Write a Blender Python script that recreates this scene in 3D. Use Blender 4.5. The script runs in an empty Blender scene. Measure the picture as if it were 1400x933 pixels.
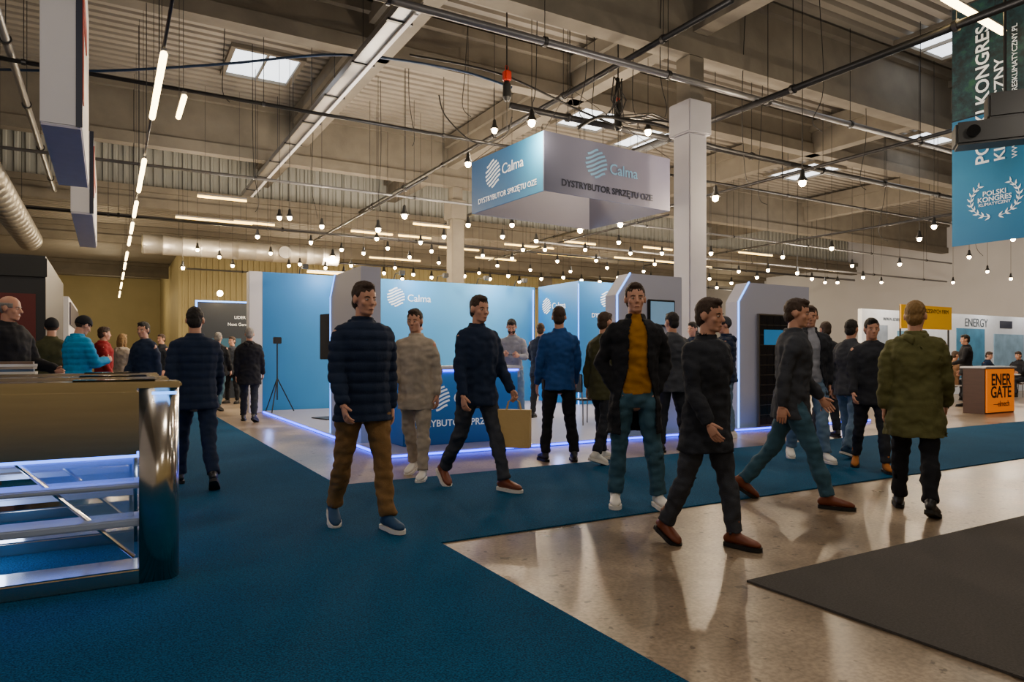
import bpy, bmesh, math, random
from mathutils import Vector, Matrix, noise
random.seed(7)
SC = bpy.context.scene.collection
C = bpy.data.collections.new('hall')
PI = math.pi
R_ = math.radians
CH = 1.21; FP = 950.0; HY = 487.0; YAW = 30.16
FW = Vector((math.sin(R_(YAW)), math.cos(R_(YAW)), 0)); RT = Vector((math.cos(R_(YAW)), -math.sin(R_(YAW)), 0))
def at(px, py, d):
    return FW*d + RT*((px-700)/FP*d) + Vector((0, 0, CH+(HY-py)/FP*d))
def ground(px, py):
    d = CH*FP/(py-HY); p = at(px, py, d); p.z = 0
    if 2.9 < p.x < 12.1 and 7.85 < p.y < 15.4: p = at(px, py, (CH-.045)*FP/(py-HY)); p.z = .045
    elif p.x < 1.9 or 4.0 < p.y < 6.4: p.z = .0105
    return p
# ---------------------------------------------------------------- materials
def hexc(h):
    h = h.lstrip('#'); c = [int(h[i:i+2], 16)/255 for i in (0, 2, 4)]
    return tuple(((x/12.92) if x <= .04045 else ((x+.055)/1.055)**2.4) for x in c)+(1,)
def base(name):
    m = bpy.data.materials.new(name); m.use_nodes = True
    return m, m.node_tree, m.node_tree.nodes['Principled BSDF']
def mat(name, col, rough=.6, metal=0, var=.12, scale=6, bump=0, bscale=60, emit=0, ecol=None, stretch=(1, 1, 1), spec=.5, alpha=None, coat=0):
    m, t, b = base(name); n = t.nodes; c = hexc(col)
    b.inputs['Roughness'].default_value = rough; b.inputs['Metallic'].default_value = metal
    b.inputs['Specular IOR Level'].default_value = spec
    b.inputs['Coat Weight'].default_value = coat
    tc = n.new('ShaderNodeTexCoord'); mp = n.new('ShaderNodeMapping'); mp.inputs['Scale'].default_value = stretch
    t.links.new(tc.outputs['Object'], mp.inputs[0])
    no = n.new('ShaderNodeTexNoise'); no.inputs['Scale'].default_value = scale; no.inputs['Detail'].default_value = 4
    t.links.new(mp.outputs[0], no.inputs['Vector'])
    rp = n.new('ShaderNodeMix'); rp.data_type = 'RGBA'
    rp.inputs[6].default_value = tuple(x*(1-var) for x in c[:3])+(1,); rp.inputs[7].default_value = tuple(min(1, x*(1+var)) for x in c[:3])+(1,)
    t.links.new(no.outputs[0], rp.inputs[0]); t.links.new(rp.outputs[2], b.inputs['Base Color'])
    if bump:
        n2 = n.new('ShaderNodeTexNoise'); n2.inputs['Scale'].default_value = bscale; n2.inputs['Detail'].default_value = 3
        t.links.new(mp.outputs[0], n2.inputs['Vector'])
        bu = n.new('ShaderNodeBump'); bu.inputs['Strength'].default_value = bump; bu.inputs['Distance'].default_value = .01
        t.links.new(n2.outputs[0], bu.inputs['Height']); t.links.new(bu.outputs[0], b.inputs['Normal'])
    if emit:
        b.inputs['Emission Color'].default_value = hexc(ecol or col); b.inputs['Emission Strength'].default_value = emit
    if alpha is not None:
        b.inputs['Alpha'].default_value = alpha
    return m
def cloth(col, var=.3): return mat('cloth_'+col, col, .85, 0, var, 14, .4, 160, spec=.25)
def grad(name, stops, axis, lo, hi, rough=.5, emit=0):
    m, t, b = base(name); n = t.nodes
    tc = n.new('ShaderNodeTexCoord'); sp = n.new('ShaderNodeSeparateXYZ'); t.links.new(tc.outputs['Object'], sp.inputs[0])
    mr = n.new('ShaderNodeMapRange'); mr.inputs[1].default_value = lo; mr.inputs[2].default_value = hi
    t.links.new(sp.outputs['XYZ'.index(axis)], mr.inputs[0])
    no = n.new('ShaderNodeTexNoise'); no.inputs['Scale'].default_value = .7
    t.links.new(tc.outputs['Object'], no.inputs['Vector'])
    ma = n.new('ShaderNodeMath'); ma.operation = 'MULTIPLY_ADD'; ma.inputs[1].default_value = .25
    t.links.new(no.outputs[0], ma.inputs[0]); t.links.new(mr.outputs[0], ma.inputs[2])
    sb = n.new('ShaderNodeMath'); sb.operation = 'SUBTRACT'; sb.inputs[1].default_value = .12; t.links.new(ma.outputs[0], sb.inputs[0])
    cr = n.new('ShaderNodeValToRGB'); e = cr.color_ramp.elements
    e[0].position = stops[0][0]; e[0].color = hexc(stops[0][1]); e[1].position = stops[-1][0]; e[1].color = hexc(stops[-1][1])
    for p, c in stops[1:-1]: k = e.new(p); k.color = hexc(c)
    t.links.new(sb.outputs[0], cr.inputs[0]); t.links.new(cr.outputs[0], b.inputs['Base Color'])
    b.inputs['Roughness'].default_value = rough
    if emit:
        t.links.new(cr.outputs[0], b.inputs['Emission Color']); b.inputs['Emission Strength'].default_value = emit
    return m
def glow(name, col, s): return mat(name, col, .5, emit=s, ecol=col, var=.01)
M = {}
M['black'] = mat('black_metal', '#141516', .45)
M['darkpipe'] = mat('dark_pipe', '#323234', .4, .6)
M['pipe'] = mat('grey_pipe', '#808083', .35, .6)
M['steel'] = mat('polished_steel', '#dcd3c6', .17, 1, .14, 2.5, stretch=(1, 1, 14))
M['steeldark'] = mat('brushed_steel', '#8f8c88', .3, 1, .1, 8, stretch=(8, 1, 1))
M['palerail'] = mat('pale_rail', '#c3d0ea', .3, .2, .05)
M['glassblk'] = mat('black_glass', '#0b0d10', .08)
M['white'] = mat('white_panel', '#d3d2d8', .5, var=.03)
M['concrete'] = mat('beam_concrete', '#6b655b', .85, 0, .3, 2.5, .3, 20)
M['colwhite'] = mat('column_paint', '#b4b3bb', .6, 0, .08, 3)
M['cable'] = mat('cable_rubber', '#101012', .6)
M['bluecable'] = mat('blue_cable', '#0f2f52', .5)
M['red'] = mat('red_paint', '#b02814', .4)
M['ledblue'] = glow('blue_led', '#2440ff', 9)
M['ledsoft'] = glow('soft_blue_led', '#5a86ff', 4)
M['ledcyan'] = glow('cyan_led', '#5a9cff', 4)
M['tube'] = glow('warm_tube', '#ffdc98', 18)
M['tubey'] = glow('yellow_tube', '#ffcf60', 8)
M['bulb'] = glow('warm_bulb', '#ffd490', 130)
M['duct'] = mat('duct_foil', '#a9a59c', .4, .6, .15, 5, .5, 12)
M['txtw'] = mat('white_lettering', '#e6edf4', .5, emit=.2, var=.01)
M['txtb'] = mat('navy_lettering', '#101c38', .5, var=.01)
M['txtl'] = mat('light_blue_lettering', '#8cc0e0', .5, var=.01, emit=.15)
M['wood'] = mat('counter_wood', '#473027', .45, 0, .3, 3, stretch=(1, 1, 8))
M['orange'] = mat('orange_lightbox', '#ff8800', .5, emit=.45, ecol='#ff7e00', var=.05)
M['yellow'] = mat('yellow_banner', '#f2b000', .55, emit=.2, var=.03)
M['skin'] = mat('skin_light', '#cb957b', .55, 0, .08, 10)
M['paper'] = mat('kraft_paper', '#c9a86c', .7, 0, .08, 5, .2, 20)
M['sole_w'] = mat('white_rubber', '#e6e2da', .6)
M['sole_k'] = mat('black_rubber', '#121212', .6)
M['eyew'] = mat('eye_white', '#c8beb4', .3)
M['eyed'] = mat('eye_iris', '#1c140f', .2)
M['lip'] = mat('lips', '#9a5c52', .5)
HAIR = {k: mat('hair_'+k, c, .7, 0, .4, 40, .6, 120, stretch=(3, 3, 1)) for k, c in
        dict(black='#1c1815', brown='#3d2b1f', grey='#8c8883', fair='#8a6a3c').items()}
def floor_mat():
    m, t, b = base('polished_concrete'); n = t.nodes; L = t.links
    tc = n.new('ShaderNodeTexCoord')
    a = n.new('ShaderNodeTexNoise'); a.inputs['Scale'].default_value = .9; a.inputs['Detail'].default_value = 9; a.inputs['Roughness'].default_value = .7
    c = n.new('ShaderNodeTexNoise'); c.inputs['Scale'].default_value = 45; c.inputs['Detail'].default_value = 5
    v = n.new('ShaderNodeTexNoise'); v.inputs['Scale'].default_value = 12; v.inputs['Detail'].default_value = 7
    for x in (a, c, v): L.new(tc.outputs['Object'], x.inputs['Vector'])
    r = n.new('ShaderNodeValToRGB'); e = r.color_ramp.elements
    e[0].position = .36; e[0].color = hexc('#6a5a47'); e[1].position = .64; e[1].color = hexc('#b29d84')
    L.new(a.outputs[0], r.inputs[0])
    r2 = n.new('ShaderNodeValToRGB'); e = r2.color_ramp.elements; e[0].position = .38; e[0].color = (.45, .45, .45, 1); e[1].position = .6; e[1].color = (1, 1, 1, 1)
    L.new(c.outputs[0], r2.inputs[0])
    r3 = n.new('ShaderNodeValToRGB'); e = r3.color_ramp.elements; e[0].position = .63; e[0].color = (1, 1, 1, 1); e[1].position = .67; e[1].color = (.18, .15, .13, 1)
    L.new(v.outputs[0], r3.inputs[0])
    m1 = n.new('ShaderNodeMix'); m1.data_type = 'RGBA'; m1.blend_type = 'MULTIPLY'; m1.inputs[0].default_value = .6
    L.new(r.outputs[0], m1.inputs[6]); L.new(r2.outputs[0], m1.inputs[7])
    m2 = n.new('ShaderNodeMix'); m2.data_type = 'RGBA'; m2.blend_type = 'MULTIPLY'; m2.inputs[0].default_value = .8
    L.new(m1.outputs[2], m2.inputs[6]); L.new(r3.outputs[0], m2.inputs[7]); L.new(m2.outputs[2], b.inputs['Base Color'])
    mr = n.new('ShaderNodeMapRange'); mr.inputs[3].default_value = .16; mr.inputs[4].default_value = .5; L.new(a.outputs[0], mr.inputs[0]); L.new(mr.outputs[0], b.inputs['Roughness'])
    return m
M['concrete_floor'] = floor_mat()
def carpet_mat():
    m, t, b = base('blue_carpet'); n = t.nodes; L = t.links
    tc = n.new('ShaderNodeTexCoord'); a = n.new('ShaderNodeTexNoise'); a.inputs['Scale'].default_value = 120; a.inputs['Detail'].default_value = 2
    s = n.new('ShaderNodeTexNoise'); s.inputs['Scale'].default_value = 1.3; s.inputs['Detail'].default_value = 5
    for x in (a, s): L.new(tc.outputs['Object'], x.inputs['Vector'])
    r = n.new('ShaderNodeValToRGB'); e = r.color_ramp.elements; e[0].position = .35; e[0].color = hexc('#083552'); e[1].position = .68; e[1].color = hexc('#155c86'); L.new(a.outputs[0], r.inputs[0])
    mr = n.new('ShaderNodeMapRange'); mr.inputs[3].default_value = .75; mr.inputs[4].default_value = 1.2; L.new(s.outputs[0], mr.inputs[0])
    mx = n.new('ShaderNodeMix'); mx.data_type = 'RGBA'; mx.blend_type = 'MULTIPLY'; mx.inputs[0].default_value = 1; L.new(r.outputs[0], mx.inputs[6]); L.new(mr.outputs[0], mx.inputs[7]); L.new(mx.outputs[2], b.inputs['Base Color'])
    b.inputs['Roughness'].default_value = .95; b.inputs['Specular IOR Level'].default_value = .1
    bu = n.new('ShaderNodeBump'); bu.inputs['Strength'].default_value = .6; bu.inputs['Distance'].default_value = .01; L.new(a.outputs[0], bu.inputs['Height']); L.new(bu.outputs[0], b.inputs['Normal'])
    return m
M['carpet'] = carpet_mat()
M['mat'] = mat('charcoal_mat', '#555250', .95, 0, .4, 90, .6, 200, spec=.1)
M['deck'] = mat('roof_sheet', '#857f76', .6, .1, .2, 1.2)
M['deckwall'] = mat('wall_sheet', '#9c9e9a', .55, .1, .15, 1)
M['wallc'] = mat('cream_wall', '#b8ac80', .7, 0, .12, 1)
M['wallw'] = mat('white_wall', '#b9bac2', .8, 0, .06, 1)
# ---------------------------------------------------------------- mesh helpers
def nb(): return bmesh.new()
def obj(name, bm, m, parent=None, smooth=False, loc=None):
    me = bpy.data.meshes.new(name)
    if isinstance(bm, bpy.types.Mesh): me = bm; me.name = name
    else:
        bmesh.ops.recalc_face_normals(bm, faces=bm.faces); bm.to_mesh(me); bm.free()
    me.materials.clear(); me.materials.append(m)
    if smooth:
        me.polygons.foreach_set('use_smooth', [True]*len(me.polygons))
    o = bpy.data.objects.new(name, me); C.objects.link(o)
    if parent: o.parent = parent
    if loc: o.location = loc
    return o
def tag(o, label, cat, group=None, kind=None):
    if label: o['label'] = label
    if cat: o['category'] = cat
    if group: o['group'] = group
    if kind: o['kind'] = kind
    return o
def thing(name, label, cat, loc=(0, 0, 0), rz=0, group=None):
    o = bpy.data.objects.new(name, None); C.objects.link(o); o.empty_display_size = .1
    o.location = loc; o.rotation_euler = (0, 0, rz); return tag(o, label, cat, group)
def struct(name, bm, m): o = obj(name, bm, m); o['kind'] = 'structure'; return o
def box(bm, x0, x1, y0, y1, z0, z1, bev=0):
    r = bmesh.ops.create_cube(bm, size=1); vs = r['verts']
    for v in vs:
        v.co = Vector(((x0+x1)/2+v.co.x*(x1-x0), (y0+y1)/2+v.co.y*(y1-y0), (z0+z1)/2+v.co.z*(z1-z0)))
    if bev:
        es = list({e for v in vs for e in v.link_edges}); bmesh.ops.bevel(bm, geom=es, offset=bev, segments=2, affect='EDGES')
    return bm
def loft(bm, pts, rad, hint=Vector((1, 0, 0)), n=14, rnd=True):
    pts = [Vector(p) for p in pts]; k = len(pts); rings = []
    def ring(c, u, v, a, b):
        return [bm.verts.new(c+u*(a*math.cos(2*PI*i/n))+v*(b*math.sin(2*PI*i/n))) for i in range(n)]
    fr = []
    for i in range(k):
        t = (pts[min(i+1, k-1)]-pts[max(i-1, 0)]).normalized()
        h = hint if abs(hint.dot(t)) < .95 else Vector((0, 1, 0))
        u = (h-t*h.dot(t)).normalized(); v = t.cross(u); fr.append((t, u, v))
    rr = [(r, r) if not isinstance(r, (tuple, list)) else r for r in rad]
    t, u, v = fr[0]; a, b = rr[0]; m = min(a, b)
    if rnd: c0 = pts[0]-t*m*.75; rings.append(ring(pts[0]-t*m*.5, u, v, a*.72, b*.72))
    else: c0 = pts[0]
    for i in range(k): rings.append(ring(pts[i], fr[i][1], fr[i][2], *rr[i]))
    t, u, v = fr[-1]; a, b = rr[-1]; m = min(a, b)
    if rnd: c1 = pts[-1]+t*m*.75; rings.append(ring(pts[-1]+t*m*.5, u, v, a*.72, b*.72))
    else: c1 = pts[-1]
    s = bm.verts.new(c0); e = bm.verts.new(c1)
    for i in range(n):
        j = (i+1) % n
        bm.faces.new((s, rings[0][j], rings[0][i])); bm.faces.new((e, rings[-1][i], rings[-1][j]))
        for q in range(len(rings)-1): bm.faces.new((rings[q][i], rings[q][j], rings[q+1][j], rings[q+1][i]))
    return bm
def cyl(bm, p, q, r, n=10, r2=None): return loft(bm, [p, q], [r, r2 or r], n=n, rnd=False)
def ell(bm, c, r, mtx=None, u=20, v=14):
    q = bmesh.ops.create_uvsphere(bm, u_segments=u, v_segments=v, radius=1)
    for w in q['verts']: w.co = Vector((c[0]+w.co.x*r[0], c[1]+w.co.y*r[1], c[2]+w.co.z*r[2]))
    if mtx:
        for w in q['verts']: w.co = mtx @ w.co
    return q['verts']
def lathe(bm, prof, c=(0, 0, 0), n=16):
    rings = []
    for r, z in prof: rings.append([bm.verts.new((c[0]+r*math.cos(2*PI*i/n), c[1]+r*math.sin(2*PI*i/n), c[2]+z)) for i in range(n)])
    for a, b in zip(rings, rings[1:]):
        for i in range(n): bm.faces.new((a[i], a[(i+1) % n], b[(i+1) % n], b[i]))
    if prof[0][0] > 0: bm.faces.new(rings[0][::-1])
    if prof[-1][0] > 0: bm.faces.new(rings[-1])
    return bm
def poly(bm, pts, off):
    a = [bm.verts.new(p) for p in pts]; b = [bm.verts.new(Vector(p)+Vector(off)) for p in pts]; n = len(pts)
    bm.faces.new(a); bm.faces.new(b[::-1])
    for i in range(n): bm.faces.new((a[i], b[i], b[(i+1) % n], a[(i+1) % n]))
    return bm
def evaluate(bm, mods):
    me = bpy.data.meshes.new('t'); bm.to_mesh(me); bm.free(); ob = bpy.data.objects.new('t', me); SC.objects.link(ob)
    for ty, kw in mods:
        m = ob.modifiers.new(ty, ty)
        for k, v in kw.items(): setattr(m, k, v)
    dg = bpy.context.evaluated_depsgraph_get()
    r = bpy.data.meshes.new_from_object(ob.evaluated_get(dg)); bpy.data.objects.remove(ob); bpy.data.meshes.remove(me)
    return r
def remesh(bm, vox, it=3):
    bmesh.ops.recalc_face_normals(bm, faces=bm.faces)
    return evaluate(bm, [('REMESH', dict(mode='VOXEL', voxel_size=vox, use_smooth_shade=True)), ('SMOOTH', dict(factor=.5, iterations=it))])
def text(s, size, parent, m, pos, rot=0, align='CENTER', face=0, name='lettering', sx=1, bold=0):
    cu = bpy.data.curves.new('t', 'FONT'); cu.body = s; cu.size = size; cu.align_x = align; cu.align_y = 'CENTER'; cu.extrude = .002; cu.offset = bold; cu.resolution_u = 3
    ob = bpy.data.objects.new('t', cu); SC.objects.link(ob)
    dg = bpy.context.evaluated_depsgraph_get()
    me = bpy.data.meshes.new_from_object(ob.evaluated_get(dg)); bpy.data.objects.remove(ob)
    me.transform(Matrix.Translation(pos) @ Matrix.Rotation(face, 4, 'Z') @ Matrix.Rotation(PI/2, 4, 'X') @ Matrix.Rotation(rot, 4, 'Z') @ Matrix.Diagonal((sx, 1, 1, 1)))
    return obj(name, me, m, parent)
def logo(parent, pos, r, m, face=0):
    bm = nb(); T = Matrix.Translation(pos) @ Matrix.Rotation(face, 4, 'Z') @ Matrix.Rotation(R_(-22), 4, 'Y')
    k = 7; h = 2*r/k
    for i in range(k):
        z0 = -r+i*h+h*.24; z1 = -r+(i+1)*h-h*.24
        top = []; bot = []
        for j in range(9):
            f = j/8*2-1; w = math.sqrt(max(0, r*r-((z0+z1)/2)**2)); wv = .12*h*math.sin(f*3)
            top.append((f*w, 0, z1+wv)); bot.append((f*w, 0, z0+wv))
        poly(bm, [T @ Vector(p) for p in bot+top[::-1]], T.to_3x3() @ Vector((0, -.003, 0)))
    return obj('logo_mark', bm, m, parent)
# ---------------------------------------------------------------- people
TOR = [(.80, .13, .10, 0), (.86, .150, .112, 0), (.93, .165, .118, -.005), (1.0, .160, .113, 0), (1.1, .148, .106, .005), (1.2, .157, .115, .005), (1.32, .178, .122, 0), (1.40, .186, .112, -.005), (1.46, .160, .088, -.01), (1.50, .095, .068, -.012), (1.54, .058, .058, -.01)]
def tor(z):
    if z <= TOR[0][0]: return TOR[0][1:]
    for a, b in zip(TOR, TOR[1:]):
        if z <= b[0]:
            f = (z-a[0])/(b[0]-a[0]); return tuple(a[i]+(b[i]-a[i])*f for i in (1, 2, 3))
    return TOR[-1][1:]
POSES = {
 'stand': dict(legs=((2, 3, 5, 0), (-2, 3, 5, 0)), arms=((4, 9, 14, 6, 20), (6, 8, 18, 8, 20))),
 'pockets': dict(legs=((5, 5, 6, 0), (-2, 3, 4, 0)), arms=((-14, 16, 34, 37, 12), (-14, 16, 36, 38, 12)), lean=0),
 'walk': dict(legs=((20, 4, 2, 0), (-17, 20, 2, 30)), arms=((-14, 7, 14, 4, 25), (16, 7, 22, 6, 25)), lean=3),
 'walk2': dict(legs=((-19, 20, 2, 32), (22, 5, 2, 0)), arms=((18, 7, 22, 6, 25), (-14, 8, 14, 4, 25)), lean=3),
 'step': dict(legs=((12, 4, 3, 0), (-11, 16, 3, 18)), arms=((-8, 7, 14, 4, 25), (12, 7, 22, 8, 25)), lean=2),
 'phone': dict(legs=((3, 3, 6, 0), (-2, 3, 6, 0)), arms=((22, 10, 78, 34, 55), (20, 10, 84, 36, 55)), lean=2, head=(0, 24)),
 'folded': dict(legs=((2, 3, 5, 0), (-3, 4, 6, 0)), arms=((26, 12, 86, 62, 40), (22, 12, 80, 58, 40)), lean=0),
 'talk': dict(legs=((4, 3, 5, 0), (-3, 4, 6, 0)), arms=((14, 12, 60, 14, 30), (4, 9, 18, 6, 20)), lean=1, head=(20, 4)),
 'carry': dict(legs=((19, 4, 2, 0), (-17, 20, 2, 30)), arms=((10, 10, 26, 6, 80), (8, 8, 12, 2, 30)), lean=2),
 'sit': dict(legs=((86, 86, 8, 0), (84, 82, 8, 0)), arms=((30, 10, 62, 16, 30), (34, 10, 58, 16, 30)), lean=6, head=(0, 8)),
}
def person(px, py, H, head, top, bot, shoe, hair, label, pose='stand', near=0, skin='skin', tilt=None, at_pos=None, group=None, beard=None, inner=None, boots=False, sole=None, scarf=None):
    P = POSES[pose]; legs = P['legs']; arms = P['arms']; lean = R_(P.get('lean', 0)); hd = P.get('head', (14*math.sin(px), 3))
    if tilt: hd = tilt
    pos = at_pos if at_pos else ground(px, py)
    root = thing('person', label, 'person', pos, R_(head-YAW), group); k = H/1.8; root.scale = (k, k, k)
    vox = (.016, .011, .0085)[near]; S = {}
    def ldir(a, sp, s): return Vector((s*math.sin(R_(sp))*abs(math.cos(R_(a))), math.sin(R_(a)), -math.cos(R_(a)))).normalized()
    J = {}; low = 9; ys = []
    for s, (f, kn, sp, fp) in zip((-1, 1), legs):
        hip = Vector((s*.092, 0, .93)); knee = hip+ldir(f, sp, s)*.43; ank = knee+ldir(f-kn, sp, s)*.405
        fy = R_(-s*9); p = R_(fp)
        fd = Vector((-math.sin(fy), math.cos(fy)*math.cos(p), -math.sin(p))).normalized()
        up = Vector((0, math.sin(p), math.cos(p))); up = (up-fd*up.dot(fd)).normalized()
        J[s] = [hip, knee, ank, fd, up]
        low = min(low, (ank-up*.085).z, (ank-up*.085+fd*.15).z); ys.append(ank.y)
    sh = Vector((0, -sum(ys)/2, -low))
    if pose == 'sit': sh.y = 0
    for s in J:
        for i in range(3): J[s][i] = J[s][i]+sh
    piv = Vector((0, 0, .95)); RM = Matrix.Rotation(-lean, 3, 'X')
    def U(p):
        p = Vector(p)
        if p.z < .95: return p+sh
        return RM @ (p-piv)+piv+sh
    A = {}
    for s, (f, ab, el, inw, cu) in zip((-1, 1), arms):
        shl = Vector((s*.178, -.005, 1.425)); a = R_(ab)
        d1 = Vector((s*math.sin(a), math.cos(a)*math.sin(R_(f)), -math.cos(a)*math.cos(R_(f))))
        lat = R_(ab-inw); g = R_(f+el)
        d2 = RM @ Vector((s*math.sin(lat), math.cos(lat)*math.sin(g), -math.cos(lat)*math.cos(g)))
        a0 = U(shl); e0 = a0+RM @ d1*.29; A[s] = [a0, e0, e0+d2*.25, d2, cu]
    HM = Matrix.Translation(U((0, .005, 1.555))) @ (RM.to_4x4()) @ Matrix.Rotation(R_(hd[0]), 4, 'Z') @ Matrix.Rotation(-R_(hd[1]), 4, 'X')
    bm = nb()
    zs = [.84, .90, .96, 1.05, 1.15, 1.25, 1.34, 1.40, 1.45, 1.49]
    loft(bm, [U((0, tor(z)[2], z)) for z in zs], [(tor(z)[0]-.014, tor(z)[1]-.014) for z in zs])
    loft(bm, [U((0, -.012, 1.44)), U((0, -.008, 1.52)), HM @ Vector((0, -.012, .05))], [.062, .057, .055])
    for s in (-1, 1):
        hip, kn, an, fd, up = J[s]; t = lambda q: hip.lerp(kn, q); w = lambda q: kn.lerp(an, q)
        loft(bm, [hip, t(.5), kn, w(.35), w(.8), an], [.072, .064, .048, .050, .036, .034])
        loft(bm, [an-up*.035-fd*.03, an-up*.045+fd*.05, an-up*.06+fd*.13], [(.026, .03), (.03, .026), (.03, .016)])
        a, e, wv, d2, cu = A[s]
        loft(bm, [a, a.lerp(e, .4), e, e.lerp(wv, .3), wv, wv+d2*.02], [.048, .044, .035, .036, .026, (.026, .020)])
    ell(bm, (0, -.008, .142), (.077, .096, .090), HM); ell(bm, (0, .026, .078), (.060, .062, .078), HM); ell(bm, (0, .062, .022), (.032, .026, .022), HM)
    ell(bm, (0, .073, .136), (.044, .013, .009), HM); ell(bm, (0, .082, .047), (.024, .012, .014), HM); ell(bm, (0, .030, .03), (.052, .045, .03), HM)
    for s in (-1, 1):
        ell(bm, (s*.079, -.006, .108), (.010, .020, .032), HM); ell(bm, (s*.040, .056, .088), (.022, .024, .024), HM)
    loft(bm, [HM @ Vector((0, .082, .128)), HM @ Vector((0, .096, .102)), HM @ Vector((0, .106, .084))], [.010, .012, .015], hint=HM.to_3x3() @ Vector((1, 0, 0)))
    bme = remesh(bm, (.012, .0085, .0070)[near], 2)
    bm = nb(); bm.from_mesh(bme)
    for s in (-1, 1):
        a, e, wv, d2, cu = A[s]
        nrm = Vector((-s, 0, 0)); nrm = (nrm-d2*nrm.dot(d2)).normalized(); wd = nrm.cross(d2)*s; wd = wd if wd.dot(Vector((0, 1, 0)))+wd.z*.3 > 0 else -wd
        loft(bm, [wv-d2*.02, wv+d2*.02, wv+d2*.055, wv+d2*.092], [(.026, .02), (.030, .016), (.040, .015), (.038, .012)], hint=wd, n=12)
        for i, (of, ln) in enumerate(((-.030, .058), (-.010, .074), (.010, .080), (.030, .070))):
            p = wv+d2*.085+wd*of; pts = [p]; dd = d2.copy(); ax = dd.cross(nrm)
            for q in range(3):
                dd = Matrix.Rotation(R_(cu*(1 if q else .6)), 3, ax) @ dd; pts.append(pts[-1]+dd*ln*(.42, .33, .25)[q])
            loft(bm, pts, [.0092, .0088, .0078, .0062], hint=wd, n=8)
        p = wv+d2*.03+wd*.028; dd = (d2*.75+wd*.55+nrm*.25).normalized()
        q1 = p+dd*.036; q2 = q1+(dd+nrm*.4+d2*.3).normalized()*.028; loft(bm, [p, q1, q2], [.013, .011, .008], hint=nrm, n=8)
        S[s] = wv+d2*.085+nrm*.02
    body = obj('body', bm, M[skin], root, True)
    def crease(me, amp, puff=0):
        N = noise.noise
        for v in me.vertices:
            c = v.co; d = N(Vector((c.x*7+px, c.y*7, c.z*9)))*amp+N(Vector((c.x*16, c.y*16+px, c.z*22)))*amp*.7
            if puff: d += (abs(math.sin(PI*c.z/.075))**.6-.6)*.012
            v.co = c+v.normal*d
        return me
    bm = nb(); zs = [.80, .86, .92, .98, 1.03]; inf = .014
    loft(bm, [U((0, tor(z)[2], z)) for z in zs], [(tor(z)[0]+inf*.6, tor(z)[1]+inf*.6) for z in zs], rnd=False)
    for s in (-1, 1):
        hip, kn, an, fd, up = J[s]; an2 = kn.lerp(an, .96)
        loft(bm, [hip+Vector((0, 0, .02)), hip.lerp(kn, .25), hip.lerp(kn, .6), kn, kn.lerp(an2, .3), kn.lerp(an2, .75), an2], [.084+inf, .084+inf, .068+inf, .054+inf, .054+inf, .046+inf, .048+inf], rnd=False)
    obj('trousers', crease(remesh(bm, vox*1.2), .018), bot, root, True)
    for s in (-1, 1):
        hip, kn, an, fd, up = J[s]; sd = fd.cross(up); o = an-up*.085
        bm = nb(); L = [(-.068, .026, .030), (-.04, .034, .045), (.02, .037, .046), (.07, .042, .038), (.12, .047, .030), (.16, .042, .025), (.185, .026, .017)]
        loft(bm, [o+fd*x+up*(.022+h*.9) for x, w, h in L], [(w, h) for x, w, h in L], hint=sd)
        loft(bm, [an-up*.03-fd*.008, an+up*(.10 if boots else .02)-fd*.012], [(.04, .05), (.044, .050) if not boots else (.046, .052)], hint=sd)
        sho = obj('shoe', remesh(bm, (.014, .011, .009)[near], 2), shoe, root, True)
        bm = nb(); ol = [(-.082, .012), (-.075, .030), (-.03, .040), (.04, .042), (.11, .052), (.16, .046), (.195, .026), (.203, .008)]
        poly(bm, [o+fd*x+sd*w for x, w in ol]+[o+fd*x-sd*w for x, w in ol[::-1]], up*.028)
        obj('sole', bm, sole or M['sole_k'], sho)
    def garment(name, m, hem, inf, sleeves=True, puff=0, openf=False, collar=True):
        bm = nb(); zs = []; z = hem
        while z < 1.5: zs.append(z); z += .055
        zs += [1.50]
        pts = []; rr = []
        for z in zs:
            a, b, y = tor(max(z, .93)); fl = max(0, .93-z)
            pts.append(U((0, y, z))); rr.append((a+inf+fl*.10, b+inf+fl*.16))
        loft(bm, pts, rr, rnd=False)
        if collar: loft(bm, [U((0, -.014, 1.46)), U((0, -.016, 1.545))], [(.082+inf*.5, .078+inf*.4), (.066+inf*.4, .068+inf*.3)], rnd=False)
        q = inf*.5
        for s in (-1, 1):
            a, e, wv, d2, cu = A[s]
            if sleeves: loft(bm, [a+Vector((-s*.03, 0, .0)), a.lerp(e, .35), a.lerp(e, .8), e, e.lerp(wv, .3), e.lerp(wv, .95)], [.058+q, .052+q, .044+q, .043+q, .042+q, .031+q], rnd=True)
        me = crease(remesh(bm, vox*1.15), .017 if not puff else .006, puff)
        bm = nb(); bm.from_mesh(me)
        zl = U((0, 0, hem)).z
        dele = [f for f in bm.faces if f.normal.z < -.75 and f.calc_center_median().z < zl+.02]
        if openf:
            for f in bm.faces:
                c = f.calc_center_median(); zz = c.z-sh.z
                wdt = .078+min(.07, max(0, 1.12-zz)*.28) - max(0, (zz-1.38))*.25
                if c.y-sh.y > .02 and abs(c.x) < wdt and zz < 1.62: dele.append(f)
        bmesh.ops.delete(bm, geom=list(set(dele)), context='FACES')
        if openf: me = evaluate(bm, [('SOLIDIFY', dict(thickness=.012, offset=-1))])
        else: me = bpy.data.meshes.new('g'); bm.to_mesh(me); bm.free()
        return obj(name, me, m, root, True)
    tname = top.get('name', 'jacket')
    if top.get('open'): garment(top.get('iname', 'sweater'), inner, .92, .012, sleeves=False)
    garment(tname, top['m'], top.get('hem', .82), top.get('inf', .026), puff=top.get('puff', 0), openf=top.get('open', False))
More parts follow.
